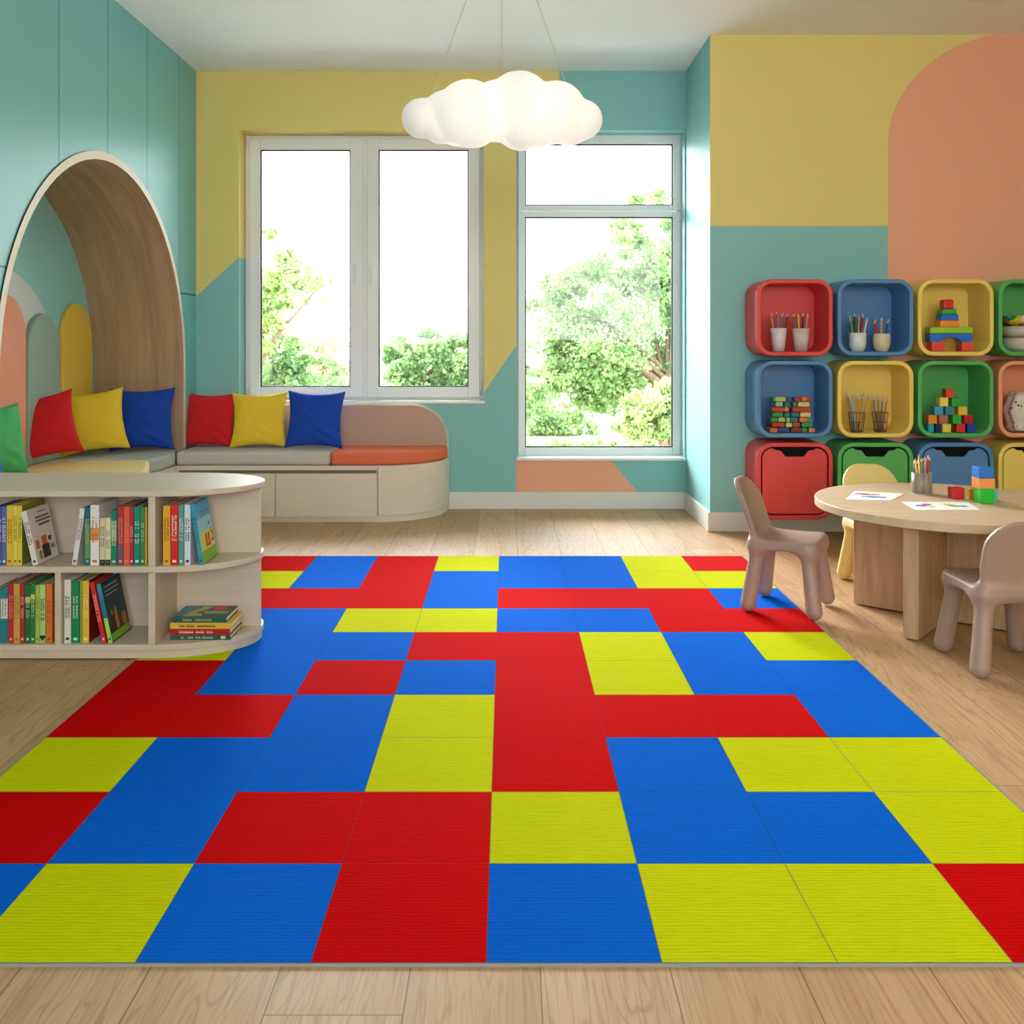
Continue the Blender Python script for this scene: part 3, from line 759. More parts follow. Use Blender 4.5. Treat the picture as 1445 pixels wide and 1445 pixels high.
# stack lying flat
G4 = 'stacked books in the lower curved bay'
def flat_book(label, px0, px1, z0, th, yy, col, accent, rz=0, d=.14, extra=None, top=None):
    x0, x1 = PX(px0, yy), PX(px1, yy); w = x1 - x0
    t = thing('book', label, 'book', ((x0 + x1) / 2, yy, z0 + .0004), (0, 0, rz), G4)
    c = .0022
    bm = BM(); box(bm, -w / 2, w / 2, 0, d, 0, c); box(bm, -w / 2, w / 2, 0, d, th - c, th, 1); box(bm, -w / 2, w / 2, 0, c, c, th - c)
    obj('cover', bm, [bmat(col), bmat(top or col)], t)
    bm = BM(); box(bm, -w / 2 + .003, w / 2 - .003, c + .0002, d - .003, c + .0002, th - c - .0002); obj('pages', bm, PAGE, t)
    rnd = random.Random(len(label)); bm = BM(); x = -w * .35
    while x < w * .22:
        g = rnd.uniform(.003, .006)
        if rnd.random() > .12:
            box(bm, x, x + g, -.0006, -.0001, th * .3, th * .48); box(bm, x, x + g * .35, -.0006, -.0001, th * .3, th * .72)
        x += g + .0012
    obj('title', bm, bmat(accent), t)
    if extra:
        bm = BM(); box(bm, w * .34, w * .42, -.0006, -.0001, th * .2, th * .8); obj('spine_mark', bm, bmat(accent), t)
    return t, w
ys = 3.235
zz = b0
flat_book('green book at the bottom of the flat stack', 240, 325, zz, .0165, ys, (40, 92, 72), (200, 220, 200), 0, extra=True); zz += .017
flat_book('red book with white title, second from the stack bottom', 240, 324.5, zz, .0205, ys, (178, 30, 30), (250, 215, 205), 0); zz += .021
flat_book('yellow book under the top one in the flat stack', 240, 326, zz, .0205, ys, (222, 182, 60), (70, 54, 30), 0); zz += .021
t, w = flat_book('green and teal picture book on top of the flat stack', 243.5, 319.5, zz, .0185, ys + .002, (38, 96, 80), (200, 190, 120), 0, top=(62, 96, 78))
bm = BM(); zc = .0186
for pts, mi in (([(-.48, .01), (-.25, .02), (-.18, .08), (-.2, .134), (-.45, .134), (-.49, .07)], 0), ([(-.34, .01), (.02, .015), (-.02, .04), (-.18, .05), (.0, .09), (.05, .13), (-.12, .13), (-.3, .05)], 1),
                ([(.1, .085), (.35, .085), (.35, .128), (.1, .128)], 2), ([(-.02, .062), (.44, .062), (.44, .068), (-.02, .068)], 3), ([(0, .045), (.44, .045), (.44, .05), (0, .05)], 3)):
    prism(bm, [(p[0] * w, p[1]) for p in pts], zc, zc + .0004 + mi * .0001, 'z', mi)
obj('cover_art', bm, [bmat((60, 140, 160)), bmat((176, 186, 120)), bmat((204, 66, 48)), bmat((200, 210, 190))], t)
# ------------------------------------------------------------------ cubbies
CF = 5.09; CX = [1.565, 2.002, 2.437, 2.873]; CZ = [1.210, .768, .324]; CW = .412; CH = .416; CD = YR - CF
COL = {'red': (222, 68, 70), 'blue': (84, 134, 186), 'yellow': (242, 212, 104), 'green': (88, 178, 96), 'peach': (240, 160, 118)}
cm = {k: paint(v, .42, .45, .015, name='cubby_' + k) for k, v in COL.items()}
cols = [['red', 'blue', 'yellow', 'green'], ['blue', 'yellow', 'green', 'peach'], ['red', 'green', 'blue', 'yellow']]
lab = [['red open wall cubby holding two ribbed cups, top left', 'blue open wall cubby in the top row with white and cream pots', 'yellow open wall cubby with the block tower, top row', 'green open wall cubby with bowls at the top right'],
       ['blue open wall cubby holding piles of bright tiles', 'yellow open wall cubby with two wire cups, middle row', 'green open wall cubby holding the pyramid of cubes', 'peach open wall cubby holding a spotted cloth bag'],
       ['red wall cubby with closed front, bottom left behind the mauve chair', 'green wall cubby with closed front behind the yellow chair', 'blue wall cubby with closed front behind the table', 'yellow wall cubby with closed front at the right edge']]
TW = .023
DARK = paint((14, 14, 14), .8, .2, name='painted_shade')
for r in range(3):
    for c in range(4):
        t = thing('wall_cubby', lab[r][c], 'cubby', (CX[c], CF, CZ[r] - CH / 2), group='rounded wall cubbies on the right wall')
        bm = BM(); O = rrect(CW, CH, .085, 10, 0, CH / 2); I = rrect(CW - 2 * TW, CH - 2 * TW, .064, 10, 0, CH / 2); n = len(O)
        rings = [[bm.verts.new((p[0], y, p[1])) for p in P] for P, y in ((O, CD - .002), (O, .0), (I, .0), (I, CD - .02))]
        for a, b_ in zip(rings, rings[1:]):
            for i in range(n): bm.faces.new((a[i], a[(i + 1) % n], b_[(i + 1) % n], b_[i]))
        bm.faces.new(rings[0]); bm.faces.new(rings[-1])
        obj('shell', bm, cm[cols[r][c]], t, bevel=.006, seg=4, ang=50)
        if r == 2:
            w = CW - 2 * TW - .014; h = CH - 2 * TW - .014; q = .058; z0 = CH / 2
            out = rrect(w, h, q, 8, 0, z0)   # starts right-top arc
            top = z0 + h / 2; hw = .098
            # notch: wide shallow scoop then trapezoid
            arcR = [p for p in out[:9]]; rest = out[9:]
            hn = [(.116, -.001), (.104, -.010), (.074, -.013), (.054, -.041), (.045, -.046)]
            notch = [(x_, top + z_) for x_, z_ in hn] + [(-x_, top + z_) for x_, z_ in hn[::-1]]
            low = []
            for p in out:
                low.append(p)
            pts = []
            sh = .012
            for p in arcR: pts.append((p[0], min(p[1], top - sh * (1 - abs(p[0]) / (w / 2)) * 0 - .0)))
            pts += notch + rest
            bm = BM(); prism(bm, pts, .006, .020, 'y')
            obj('door', bm, cm[cols[r][c]], t, bevel=.003)
            bm = BM(); prism(bm, rrect(CW - 2 * TW - .004, CH - 2 * TW - .004, .06, 8, 0, CH / 2), .034, .037, 'y'); obj('added_shade_panel', bm, DARK, t)  # added black sheet stands in for the shade behind the notch
def cub(r, c): return CX[c], CZ[r] - CH / 2 + TW
def inx(px, y): return PX(px, y)
# ---------------- pencils and cups
def pencil(label, p0, p1, col, tip, group, r=.0035, kind='pencil'):
    p0 = Vector(p0); p1 = Vector(p1); d = p1 - p0; Lg = d.length
    t = thing(kind, label, kind, p0, group=group)
    t.rotation_euler = d.to_track_quat('Z', 'Y').to_euler()
    if kind == 'pencil':
        bm = BM(); tube(bm, (0, 0, 0), (0, 0, Lg - .014), r, n=6); obj('shaft', bm, paint(col, .4, .5, .01, name='pencil_lacquer'), t)
        bm = BM(); tube(bm, (0, 0, Lg - .0139), (0, 0, Lg), r, r * .25, n=6); obj('point', bm, paint(tip, .6, .3, .01, name='pencil_wood'), t)
    else:
        bm = BM(); tube(bm, (0, 0, 0), (0, 0, Lg - .03), r * .7, r, n=8); obj('handle', bm, paint(col, .4, .5, .01, name='brush_handle'), t)
        bm = BM(); tube(bm, (0, 0, Lg - .0299), (0, 0, Lg - .016), r * 1.15, r * 1.3, n=8); obj('ferrule', bm, STEEL, t)
        bm = BM(); tube(bm, (0, 0, Lg - .0159), (0, 0, Lg), r * 1.3, r * .5, n=8); obj('bristles', bm, paint(tip, .8, .2, .01, name='bristle'), t)
ordn = ['first', 'second', 'third', 'fourth', 'fifth', 'sixth', 'seventh', 'eighth', 'ninth', 'tenth']
def names(c):
    best = None
    tb = {'orange': (226, 150, 60), 'red': (190, 40, 40), 'teal': (40, 130, 120), 'navy': (30, 50, 90), 'green': (110, 170, 60), 'dark green': (20, 70, 50), 'tan': (206, 160, 110), 'grey': (120, 120, 125), 'white': (225, 225, 225), 'purple': (140, 90, 140), 'yellow': (238, 190, 60), 'black': (28, 28, 30), 'pink': (226, 110, 120), 'pale blue': (150, 190, 215), 'brown': (130, 84, 50)}
    return min(tb, key=lambda k: sum((a - b) ** 2 for a, b in zip(tb[k], c)))
def fill(cup, cx, cy, z0, rin, items, ztops, s, kind='pencil', group=None, r=.0052):
    n = len(items)
    for i, c in enumerate(items):
        f = (i - (n - 1) / 2) / max(1, (n - 1) / 2)
        bx = cx + f * rin * .45; by = cy + (.35 if i % 2 else -.35) * rin * .9
        lx = cx + f * (rin * 1.0 + s); ly = cy + (.5 if i % 2 else -.5) * rin
        tip = (236, 214, 180) if kind == 'pencil' else (222, 200, 160)
        pencil('%s %s in %s, %s from the left' % (names(c), kind, cup, ordn[i]), (bx, by, z0 + .004), (lx, ly, ztops[i]), c, tip, group or ('pencils in ' + cup), r, kind)
def cup_bm(r0, r1, h, wall=.003, rib=0, n=40):
    bm = BM(); wob = (lambda i, n: 1 + rib * (i % 2)) if rib else None
    lathe(bm, [(0, 0), (r0, 0), (r1, h), (r1 - wall, h), (r0 - wall, .004), (0, .004)], n, wob=wob)
    return bm
def single(name, bm, mat, label, cat, loc, rot=(0, 0, 0), group=None, bevel=0, smooth=False, seg=2):
    o = obj(name, bm, mat, None, smooth, bevel, seg, loc, rot)
    return tag(o, label, cat, group)
OR = (226, 150, 60); RD = (190, 40, 40); TE = (40, 130, 120); NV = (30, 50, 90); GN = (110, 170, 60); DG = (20, 70, 50); TN = (206, 160, 110); GY = (120, 120, 125); WH = (225, 225, 225); PU = (140, 90, 140); YE = (238, 190, 60); BK = (28, 28, 30); PK = (226, 110, 120); PB = (150, 190, 215)
YC = 5.17
z = cub(0, 0)[1] + .001
def pz(py, y=YC): return PZ(py, y)
cupw = paint((226, 216, 220), .5, .4, .02, name='ribbed_white_cup'); cupg = paint((206, 192, 186), .5, .4, .02, name='ribbed_grey_cup')
x = PX(1098.5, YC); single('pencil_cup', cup_bm(.031, .043, .128, rib=.04), cupw, 'white ribbed cup of pencils, left in the red cubby', 'cup', (x, YC, z), group='cups in the top left cubby')
fill('the left ribbed cup', x, YC, z, .034, [OR, PU, PU, YE, GY, GY, (60, 60, 90)], [pz(q) for q in (443, 441, 440, 446, 444, 441, 443)], .012)
x = PX(1130, YC); single('pencil_cup', cup_bm(.033, .046, .126, rib=.04), cupg, 'greyish ribbed cup of pencils, right in the red cubby', 'cup', (x, YC, z), group='cups in the top left cubby')
fill('the right ribbed cup', x, YC, z, .036, [TE, DG, YE, YE, NV, NV, TN, OR], [pz(q) for q in (443, 446, 443, 445, 443, 441, 443, 442)], .010)
z = cub(0, 1)[1] + .001
x = PX(1210, YC)
bm = BM(); lathe(bm, [(0, 0), (.032, 0), (.034, .012), (.043, .018), (.045, .05), (.043, .053), (.045, .057), (.046, .102), (.042, .102), (.040, .02), (0, .018)], 36)
single('pencil_pot', bm, paint((228, 228, 226), .4, .5, .02, name='white_ceramic'), 'white ceramic pot of pencils in the blue cubby', 'pot', (x, YC, z))
fill('the white ceramic pot', x, YC, z + .016, .036, [GN, GN, DG, DG, TN, RD, RD, RD, WH], [pz(q) for q in (449, 445, 443, 446, 447, 443, 445, 442, 448)], .012)
x = PX(1244, YC)
bm = BM(); lathe(bm, [(0, 0), (.030, 0), (.032, .006), (.042, .02), (.046, .055), (.044, .092), (.042, .098), (.038, .098), (.039, .05), (.03, .02), (0, .018)], 36)
single('pencil_pot', bm, paint((222, 202, 166), .5, .4, .04, name='cream_ceramic'), 'cream rounded pot of pencils in the blue cubby', 'pot', (x, YC, z))
fill('the cream rounded pot', x, YC, z + .016, .034, [RD, RD, TN, TN, (60, 70, 120), TN], [pz(q) for q in (453, 450, 449, 448, 453, 450)], .012)
# ---------------- block castle
z = cub(0, 2)[1] + .001
def sc(px, y=YC): return px * y / F
def block(name, x0, x1, yb_, z0, z1, col, label, depth=.07, group='wooden castle blocks in the yellow cubby', yy=YC, bev=.004, taper=0):
    w = (x1 - x0); bm = BM()
    A = [(-w / 2, 0), (w / 2, 0), (w / 2 - taper, z1 - z0), (-w / 2 + taper, z1 - z0)]
    prism(bm, A, -depth / 2, depth / 2, 'y')
    return single(name, bm, paint(col, .35, .5, .01, name='painted_wood_block'), label, 'block', ((x0 + x1) / 2, yy, z0), group=group, bevel=bev)
g = .0004
u = lambda p: PX(p, YC)
zz = z; hb = .052
block('toy_block', u(1311), u(1329.5), 0, zz, zz + hb, (232, 74, 62), 'red block, left foot of the castle in the yellow cubby')
block('toy_block', u(1353), u(1368.5), 0, zz, zz + hb, (232, 74, 62), 'red block, right foot of the castle in the yellow cubby')
zz += hb + g
# arch
xa, xb = u(1308.5), u(1368.5); w = xb - xa; hb = .046
pts = [(-w / 2, 0), (-w / 2, hb), (w / 2, hb), (w / 2, 0), (w * .22, 0)] + [(w * .22 * math.cos(PI * i / 12), .026 * math.sin(PI * i / 12)) for i in range(1, 12)] + [(-w * .22, 0)]
bm = BM(); prism(bm, pts, -.035, .035, 'y')
single('toy_block', bm, paint((28, 108, 214), .35, .5, .01, name='painted_wood_block'), 'blue arch block spanning the two red feet', 'block', ((xa + xb) / 2, YC, zz), group='wooden castle blocks in the yellow cubby', bevel=.003)
zz += hb + g
block('toy_block', u(1308.5), u(1368.5), 0, zz, zz + .034, (150, 206, 44), 'lime green plank block lying on the blue arch'); zz += .034 + g
block('toy_block', u(1322.5), u(1350), 0, zz, zz + .037, (244, 142, 40), 'orange block at the foot of the small tower', taper=.003); zz += .037 + g
block('toy_block', u(1324), u(1349), 0, zz, zz + .033, (26, 112, 206), 'blue block above the orange one in the tower', taper=.003); zz += .033 + g
block('toy_block', u(1325.5), u(1346.5), 0, zz, zz + .028, (60, 168, 52), 'green block under the red tip of the tower', taper=.003); zz += .028 + g
block('toy_block', u(1328.5), u(1343.5), 0, zz, zz + .052, (218, 34, 40), 'red block at the very top of the tower', depth=.055, bev=.009)
# ---------------- bowls
z = cub(0, 3)[1] + .001
xb = PX(1447, YC)
bg = paint((206, 196, 176), .5, .4, .02, name='beige_bowl')
def bowl_bm(r0, r1, h): bm = BM(); lathe(bm, [(0, 0), (r0, 0), (r1 * .97, h * .35), (r1, h), (r1 - .005, h), (r0, .008), (0, .006)], 40); return bm
single('bowl', bowl_bm(.08, .116, .075), bg, 'beige bowl at the bottom of the stack in the top green cubby', 'bowl', (xb, YC + .02, z))
single('bowl', bowl_bm(.09, .118, .062), bg, 'beige bowl in the middle of the stack in the top green cubby', 'bowl', (xb, YC + .02, z + .0755))
m, t_, b_ = newmat('patterned_bowl', .4, .5)
vo = t_.add('ShaderNodeTexVoronoi'); vo.inputs['Scale'].default_value = 28; t_.l.new(t_.pos('object')[0], vo.inputs['Vector'])
cr = t_.add('ShaderNodeValToRGB'); cr.color_ramp.interpolation = 'CONSTANT'
se = t_.add('ShaderNodeSeparateColor'); t_.l.new(vo.outputs['Color'], se.inputs[0]); t_.l.new(se.outputs[0], cr.inputs[0])
E = cr.color_ramp.elements; E[0].color = lin((240, 120, 30)); E[1].position = .2; E[1].color = lin((90, 40, 120))
for p, c in ((.4, (40, 150, 70)), (.55, (30, 110, 180)), (.7, (230, 200, 220)), (.85, (220, 190, 40))):
    e_ = E.new(p); e_.color = lin(c)
t_.l.new(cr.outputs[0], b_.inputs['Base Color'])
single('bowl', bowl_bm(.07, .105, .058), m, 'multicoloured patterned bowl on top of the two beige ones', 'bowl', (xb, YC + .02, z + .138))
# ---------------- tile piles
z = cub(1, 0)[1] + .001
tilec = {'green': (30, 160, 90), 'lime': (190, 220, 110), 'blue': (24, 80, 160), 'red': (206, 40, 40), 'orange': (234, 120, 60), 'pale yellow': (240, 220, 130), 'teal': (20, 120, 120), 'crimson': (160, 20, 50), 'mint': (150, 220, 170), 'salmon': (240, 140, 110)}
layers = [[('orange', 1084, 1095), ('blue', 1096, 1112), ('crimson', 1113, 1128), ('green', 1129, 1137), ('salmon', 1138, 1147)],
          [('red', 1087, 1105), ('lime', 1106, 1115), ('red', 1116, 1127), ('green', 1128, 1144)],
          [('green', 1085, 1095), ('lime', 1096, 1106), ('mint', 1106.5, 1112), ('teal', 1113, 1124), ('orange', 1125, 1137), ('green', 1137.5, 1143)],
          [('green', 1088, 1103), ('teal', 1104, 1112), ('teal', 1114, 1125), ('pale yellow', 1126, 1141)],
          [('red', 1087, 1103), ('salmon', 1104, 1111), ('red', 1115, 1142)],
          [('mint', 1092, 1103), ('teal', 1104, 1112), ('green', 1117, 1122), ('pale yellow', 1123, 1139)],
          [('green', 1088, 1091.5), ('lime', 1092, 1107), ('blue', 1107.5, 1114), ('crimson', 1119, 1128), ('orange', 1128.5, 1135), ('red', 1135.5, 1143)]]
th = PZ(559, YC) - z; th = th / 7
lay_n = ['bottom', 'second', 'third', 'fourth', 'fifth', 'sixth', 'top']
tm = {}
for k, v in tilec.items():
    m, t_, b_ = newmat('glossy_tile', .15, .6); b_.inputs['Base Color'].default_value = lin(v); b_.inputs['Transmission Weight'].default_value = .25
    b_.inputs['Coat Weight'].default_value = .3; tm[k] = m
for li, Ly in enumerate(layers):
    for i, (k, a, b_) in enumerate(Ly):
        w = u(b_) - u(a) - .0005; bm = BM(); prism(bm, rrect(w, th - .004, min(w, th) * .28, 4, 0, th / 2 - .0015), -.035, .035, 'y')
        single('play_tile', bm, tm[k], '%s glossy play tile in the %s layer of the pile, %s from the left' % (k, lay_n[li], ordn[i]), 'tile', ((u(a) + u(b_)) / 2, YC + (.004 if (li + i) % 2 else -.004), z + li * th + (.0005)), group='glossy play tiles piled in the blue cubby', bevel=.0015)
# ---------------- wire cups
z = cub(1, 1)[1] + .001
WIRE = paint((96, 66, 44), .35, .6, name='wire')
def wire_cup(px, label, r0, r1, h):
    x = PX(px, YC); bm = BM(); n = 16
    for i in range(n):
        a = 2 * PI * i / n
        tube(bm, (r0 * math.cos(a), r0 * math.sin(a), .002), (r1 * math.cos(a), r1 * math.sin(a), h), .0013, n=5)
    for zz_, r in ((.003, r0), (h * .5, (r0 + r1) / 2), (h, r1)):
        for i in range(24):
            a = 2 * PI * i / 24; b_ = 2 * PI * (i + 1) / 24
            tube(bm, (r * math.cos(a), r * math.sin(a), zz_), (r * math.cos(b_), r * math.sin(b_), zz_), .0018, n=5, cap=False)
    lathe(bm, [(0, .0), (r0, .0), (r0, .002), (0, .002)], 24)
    single('wire_cup', bm, WIRE, label, 'cup', (x, YC, z))
    return x
x = wire_cup(1209, 'wire cup crammed with brushes, left in the middle yellow cubby', .032, .044, .108)
fill('the left wire cup', x, YC, z, .033, [GY, PB, PB, TN, OR, PK, TN, BK, TN], [pz(q) for q in (553, 552, 556, 558, 556, 556, 556, 553, 556)], .030, 'paintbrush', 'brushes in the left wire cup', r=.005)
x = wire_cup(1242, 'wire cup with pencils and brushes, right in the middle yellow cubby', .030, .042, .108)
fill('the right wire cup', x, YC, z, .031, [GY, GY, (150, 130, 100), TN, GY, TN, PK, OR], [pz(q) for q in (557, 556, 556, 558, 558, 558, 560, 558)], .016, 'paintbrush', 'brushes in the right wire cup', r=.005)
# ---------------- cube pyramid
z = cub(1, 2)[1] + .001
s = .0475
pyr = [[(1309, (20, 160, 176), 'cyan'), (1317.5, (16, 44, 92), 'navy'), (1331, (240, 214, 70), 'yellow'), (1351, (226, 46, 30), 'red'), (1366, (24, 66, 160), 'blue')],
       [(1311.5, (242, 140, 50), 'orange'), (1325.5, (180, 110, 90), 'dull red'), (1345.5, (50, 172, 66), 'green'), (1361.5, (190, 26, 34), 'dark red')],
       [(1320, (68, 164, 196), 'sky blue'), (1335.5, (60, 130, 160), 'steel blue'), (1353, (240, 190, 50), 'amber')],
       [(1327, (246, 220, 92), 'yellow'), (1344, (44, 168, 60), 'green')],
       [(1335.5, (216, 74, 50), 'red')]]
rown = ['bottom', 'second', 'middle', 'fourth', 'top']
rnd = random.Random(5)
for r, row in enumerate(pyr):
    for i, (px, c, nm) in enumerate(row):
        bm = BM(); q = s - .0006
        sw = min(q, (row[1][0] - row[0][0]) * YC / F - .002) if (r == 0 and i < 2) else q
        box(bm, -sw / 2, sw / 2, -q / 2, q / 2, 0, q)
        xx = max(u(px), CX[2] - CW / 2 + TW + .026 + (.005 if r == 0 else 0))
        if r == 0 and i == 1: xx = u(1319.5)
        if r == 1 and i == 1: xx = u(1326)
        single('wooden_cube', bm, paint(c, .45, .4, .02, name='painted_cube'), '%s wooden cube in the %s row of the pyramid' % (nm, rown[r]), 'block', (xx, YC - .02 + rnd.uniform(-.003, .003), z + r * s + .0003), (0, 0, 0), 'cubes of the pyramid in the green cubby', bevel=.0015)
# ---------------- spotted bag
z = cub(1, 3)[1] + .001
m, t_, b_ = newmat('spotted_cloth', .9, .2)
vv, x_, y_, z_ = t_.pos('object')
vo = t_.add('ShaderNodeTexVoronoi'); vo.inputs['Scale'].default_value = 38; t_.l.new(vv, vo.inputs['Vector'])
dots = t_.m('MULTIPLY', t_.m('LESS_THAN', vo.outputs['Distance'], .22), t_.m('GREATER_THAN', t_.noise(vv, 17, 1), .5))
t_.l.new(t_.mix(dots, lin((226, 214, 204)), lin((70, 44, 40))), b_.inputs['Base Color'])
t_.l.new(t_.bump(t_.noise(vv, 30, 3), .5, .006), b_.inputs['Normal'])
def bagf(X, Y, Z):
    q = np.maximum(np.sqrt((np.maximum(np.abs(X) - .075 + .01 * np.sin(Z * 40), 0)) ** 2 + (np.maximum(np.abs(Y) - .03, 0)) ** 2 + np.maximum(np.abs(Z - .112) - .075, 0) ** 2), 0) - .034
    q = q + .0025 * np.sin(X * 60 + 2 * np.sin(Z * 30)) * np.cos(Z * 35 + 1) + .003 * np.sin(Y * 80 + X * 30)
    return np.maximum(q, .004 - Z)
V, Fq, Nn = surface_nets(bagf, (-.14, -.09, -.01), (.14, .09, .24), .0042)
me = mesh_part('cloth_bag', V, Fq, Nn, m)
o = bpy.data.objects.new('cloth_bag', me); link(o); o.location = (PX(1452, YC), YC + .01, z - .003)
tag(o, 'rumpled white cloth bag with dark spots in the peach cubby', 'bag')
# ------------------------------------------------------------------ table
TX, TY, TZ, TR = 1.725, 3.68, .455, .492
tb = thing('round_table', 'round oak children table standing on crossed panels', 'table', (TX, TY, 0))
bm = BM(); prism(bm, [(TR * math.cos(2 * PI * i / 96), TR * math.sin(2 * PI * i / 96)) for i in range(96)], TZ - .032, TZ)
obj('table_top', bm, OAK, tb, bevel=.004)
ta = math.atan2(-.35, .41); tb2 = ta + PI / 2; hl = .335; tk = .0275
ox, oy = -.03, -.01
def pan(a, s0, s1):
    bm = BM(); M = Matrix.Translation((ox, oy, 0)) @ Matrix.Rotation(a, 4, 'Z')
    box(bm, s0, s1, -tk, tk, 0.004, TZ - .0325, 0, M); obj('base_panel', bm, OAKV, tb, bevel=.005)
    bm = BM(); box(bm, s0 + .03, s1 - .03, -tk * .5, tk * .5, 0, .0039, 0, M); obj('foot_strip', bm, GASKET, tb)
pan(tb2, -.36, .36); pan(ta, tk + .0005, .34); pan(ta, -.33, -tk - .0005)
# on the table
def T(px, py):
    y = F * (H - TZ) / (py - VY); return PX(px, y), y
x, y = T(1300.5, 696)
pc = thing('pencil_holder', 'ribbed grey-brown holder full of pencils on the round table', 'pencil holder', (x, y, TZ + .0004))
bm = cup_bm(.038, .038, .086, .003, rib=.03, n=44); obj('holder_body', bm, wood((120, 104, 92), (186, 170, 156), 60, 60, 2, 'ribbed_grey_wood', .4), pc)
bm = BM(); lathe(bm, [(0, -.0003), (.041, -.0003), (.041, .002), (0, .002)], 40); obj('base_ring', bm, STEEL, pc)
its = [(232, 190, 120), BK, YE, BK, GY, BK, (150, 150, 165), RD, RD, RD]
tp = [646, 650, 641, 650, 645, 648, 646, 645, 644, 643]
fill('the round table holder', x, y, TZ + .004, .030, its, [PZ(q, y) for q in tp], .004, 'pencil', 'pencils in the holder on the table', r=.0042)
PAP = paint((244, 243, 240), .7, .2, .005, name='drawing_paper')
def paper(corners, label, blobs):
    P = [T(*c) for c in corners]; cx = sum(p[0] for p in P) / 4; cy = sum(p[1] for p in P) / 4
    t = thing('drawing_sheet', label, 'paper', (cx, cy, TZ + .0006), group='childrens drawings on the round table')
    bm = BM(); prism(bm, [(p[0] - cx, p[1] - cy) for p in P], 0, .0008); obj('sheet', bm, PAP, t)
    mats = []; bm = BM(); rnd = random.Random(len(label))
    for i, (px, py, rx, ry, c) in enumerate(blobs):
        a, b_ = T(px, py); mats.append(paint(c, .6, .3, .06, scale=80, name='crayon'))
        n = 18; pts = []
        for k in range(n):
            q = 1 + rnd.uniform(-.22, .22)
            pts.append((a - cx + rx * q * math.cos(2 * PI * k / n), b_ - cy + ry * q * math.sin(2 * PI * k / n)))
        prism(bm, pts, .0009, .0012 + i * .00012, 'z', i)
    obj('crayon_drawing', bm, mats, t)
paper([(1193, 705.5), (1206, 693), (1276, 697), (1257, 706.5)], 'white sheet with red and blue streaks, at the left of the table', [(1216, 697.5, .03, .014, (206, 40, 70)), (1228, 698.5, .035, .012, (190, 40, 80)), (1224, 701, .022, .012, (60, 160, 150)), (1236, 702, .03, .014, (70, 70, 160)), (1246, 702.5, .014, .01, (60, 60, 150))])
paper([(1291, 720), (1271.5, 708.5), (1366, 709), (1383, 720)], 'white sheet with rainbow and yellow-green scribbles near the table centre', [(1300, 714, .024, .018, (90, 120, 210)), (1308, 712.5, .018, .016, (220, 60, 120)), (1315, 715.5, .01, .008, (120, 200, 120)), (1338, 712.5, .02, .016, (222, 206, 60)), (1348, 714.5, .024, .016, (110, 170, 70)), (1359, 715, .018, .013, (70, 140, 210))])
def tcube(name, px0, px1, py, h, col, label, z0=None, alpha=None, yy=None, rz=0, cat='block', dep=None):
    x0, y = T(px0, py) if yy is None else (PX(px0, yy), yy)
    x1 = PX(px1, y); w = x1 - x0; d = dep or w
    bm = BM(); box(bm, -w / 2, w / 2, -d / 2, d / 2, 0, h)
    m = paint(col, .3, .5, .01, name='glossy_block')
    if alpha:
        m, t_, b_ = newmat('clear_tinted_block', .12, .5); b_.inputs['Base Color'].default_value = lin(col); b_.inputs['Transmission Weight'].default_value = alpha
    single(name, bm, m, label, cat, ((x0 + x1) / 2, y + d / 2, (TZ if z0 is None else z0) + .0005), (0, 0, rz), 'building blocks on the round table', bevel=.002)
    return y
tcube('building_block', 1344.5, 1360, 704.5, .043, (214, 28, 44), 'red block lying leftmost of the blocks on the table')
tcube('building_block', 1361, 1368, 704.5, .040, (240, 200, 140), 'pale clear block between the red and orange ones', alpha=.3, dep=.04)
tcube('building_block', 1368.6, 1381, 704.5, .041, (240, 134, 26), 'orange block lying right of the pale clear one')
ysd = F * (H - TZ) / (711 - VY)
tcube('building_block', 1383.5, 1403.5, 711, .056, (30, 190, 50), 'green block at the bottom of the table stack', yy=ysd, rz=R_(0))
tcube('building_block', 1382, 1404.5, 711, .040, (240, 150, 84), 'orange block in the middle of the table stack', z0=TZ + .057, yy=ysd)
tcube('building_block', 1381.5, 1403, 711, .041, (40, 118, 206), 'blue block on top of the table stack', z0=TZ + .098, yy=ysd)
ysd2 = ysd + .075
tcube('building_block', 1396, 1408, 705, .04, (60, 196, 176), 'turquoise block half hidden behind the green one', yy=ysd2)
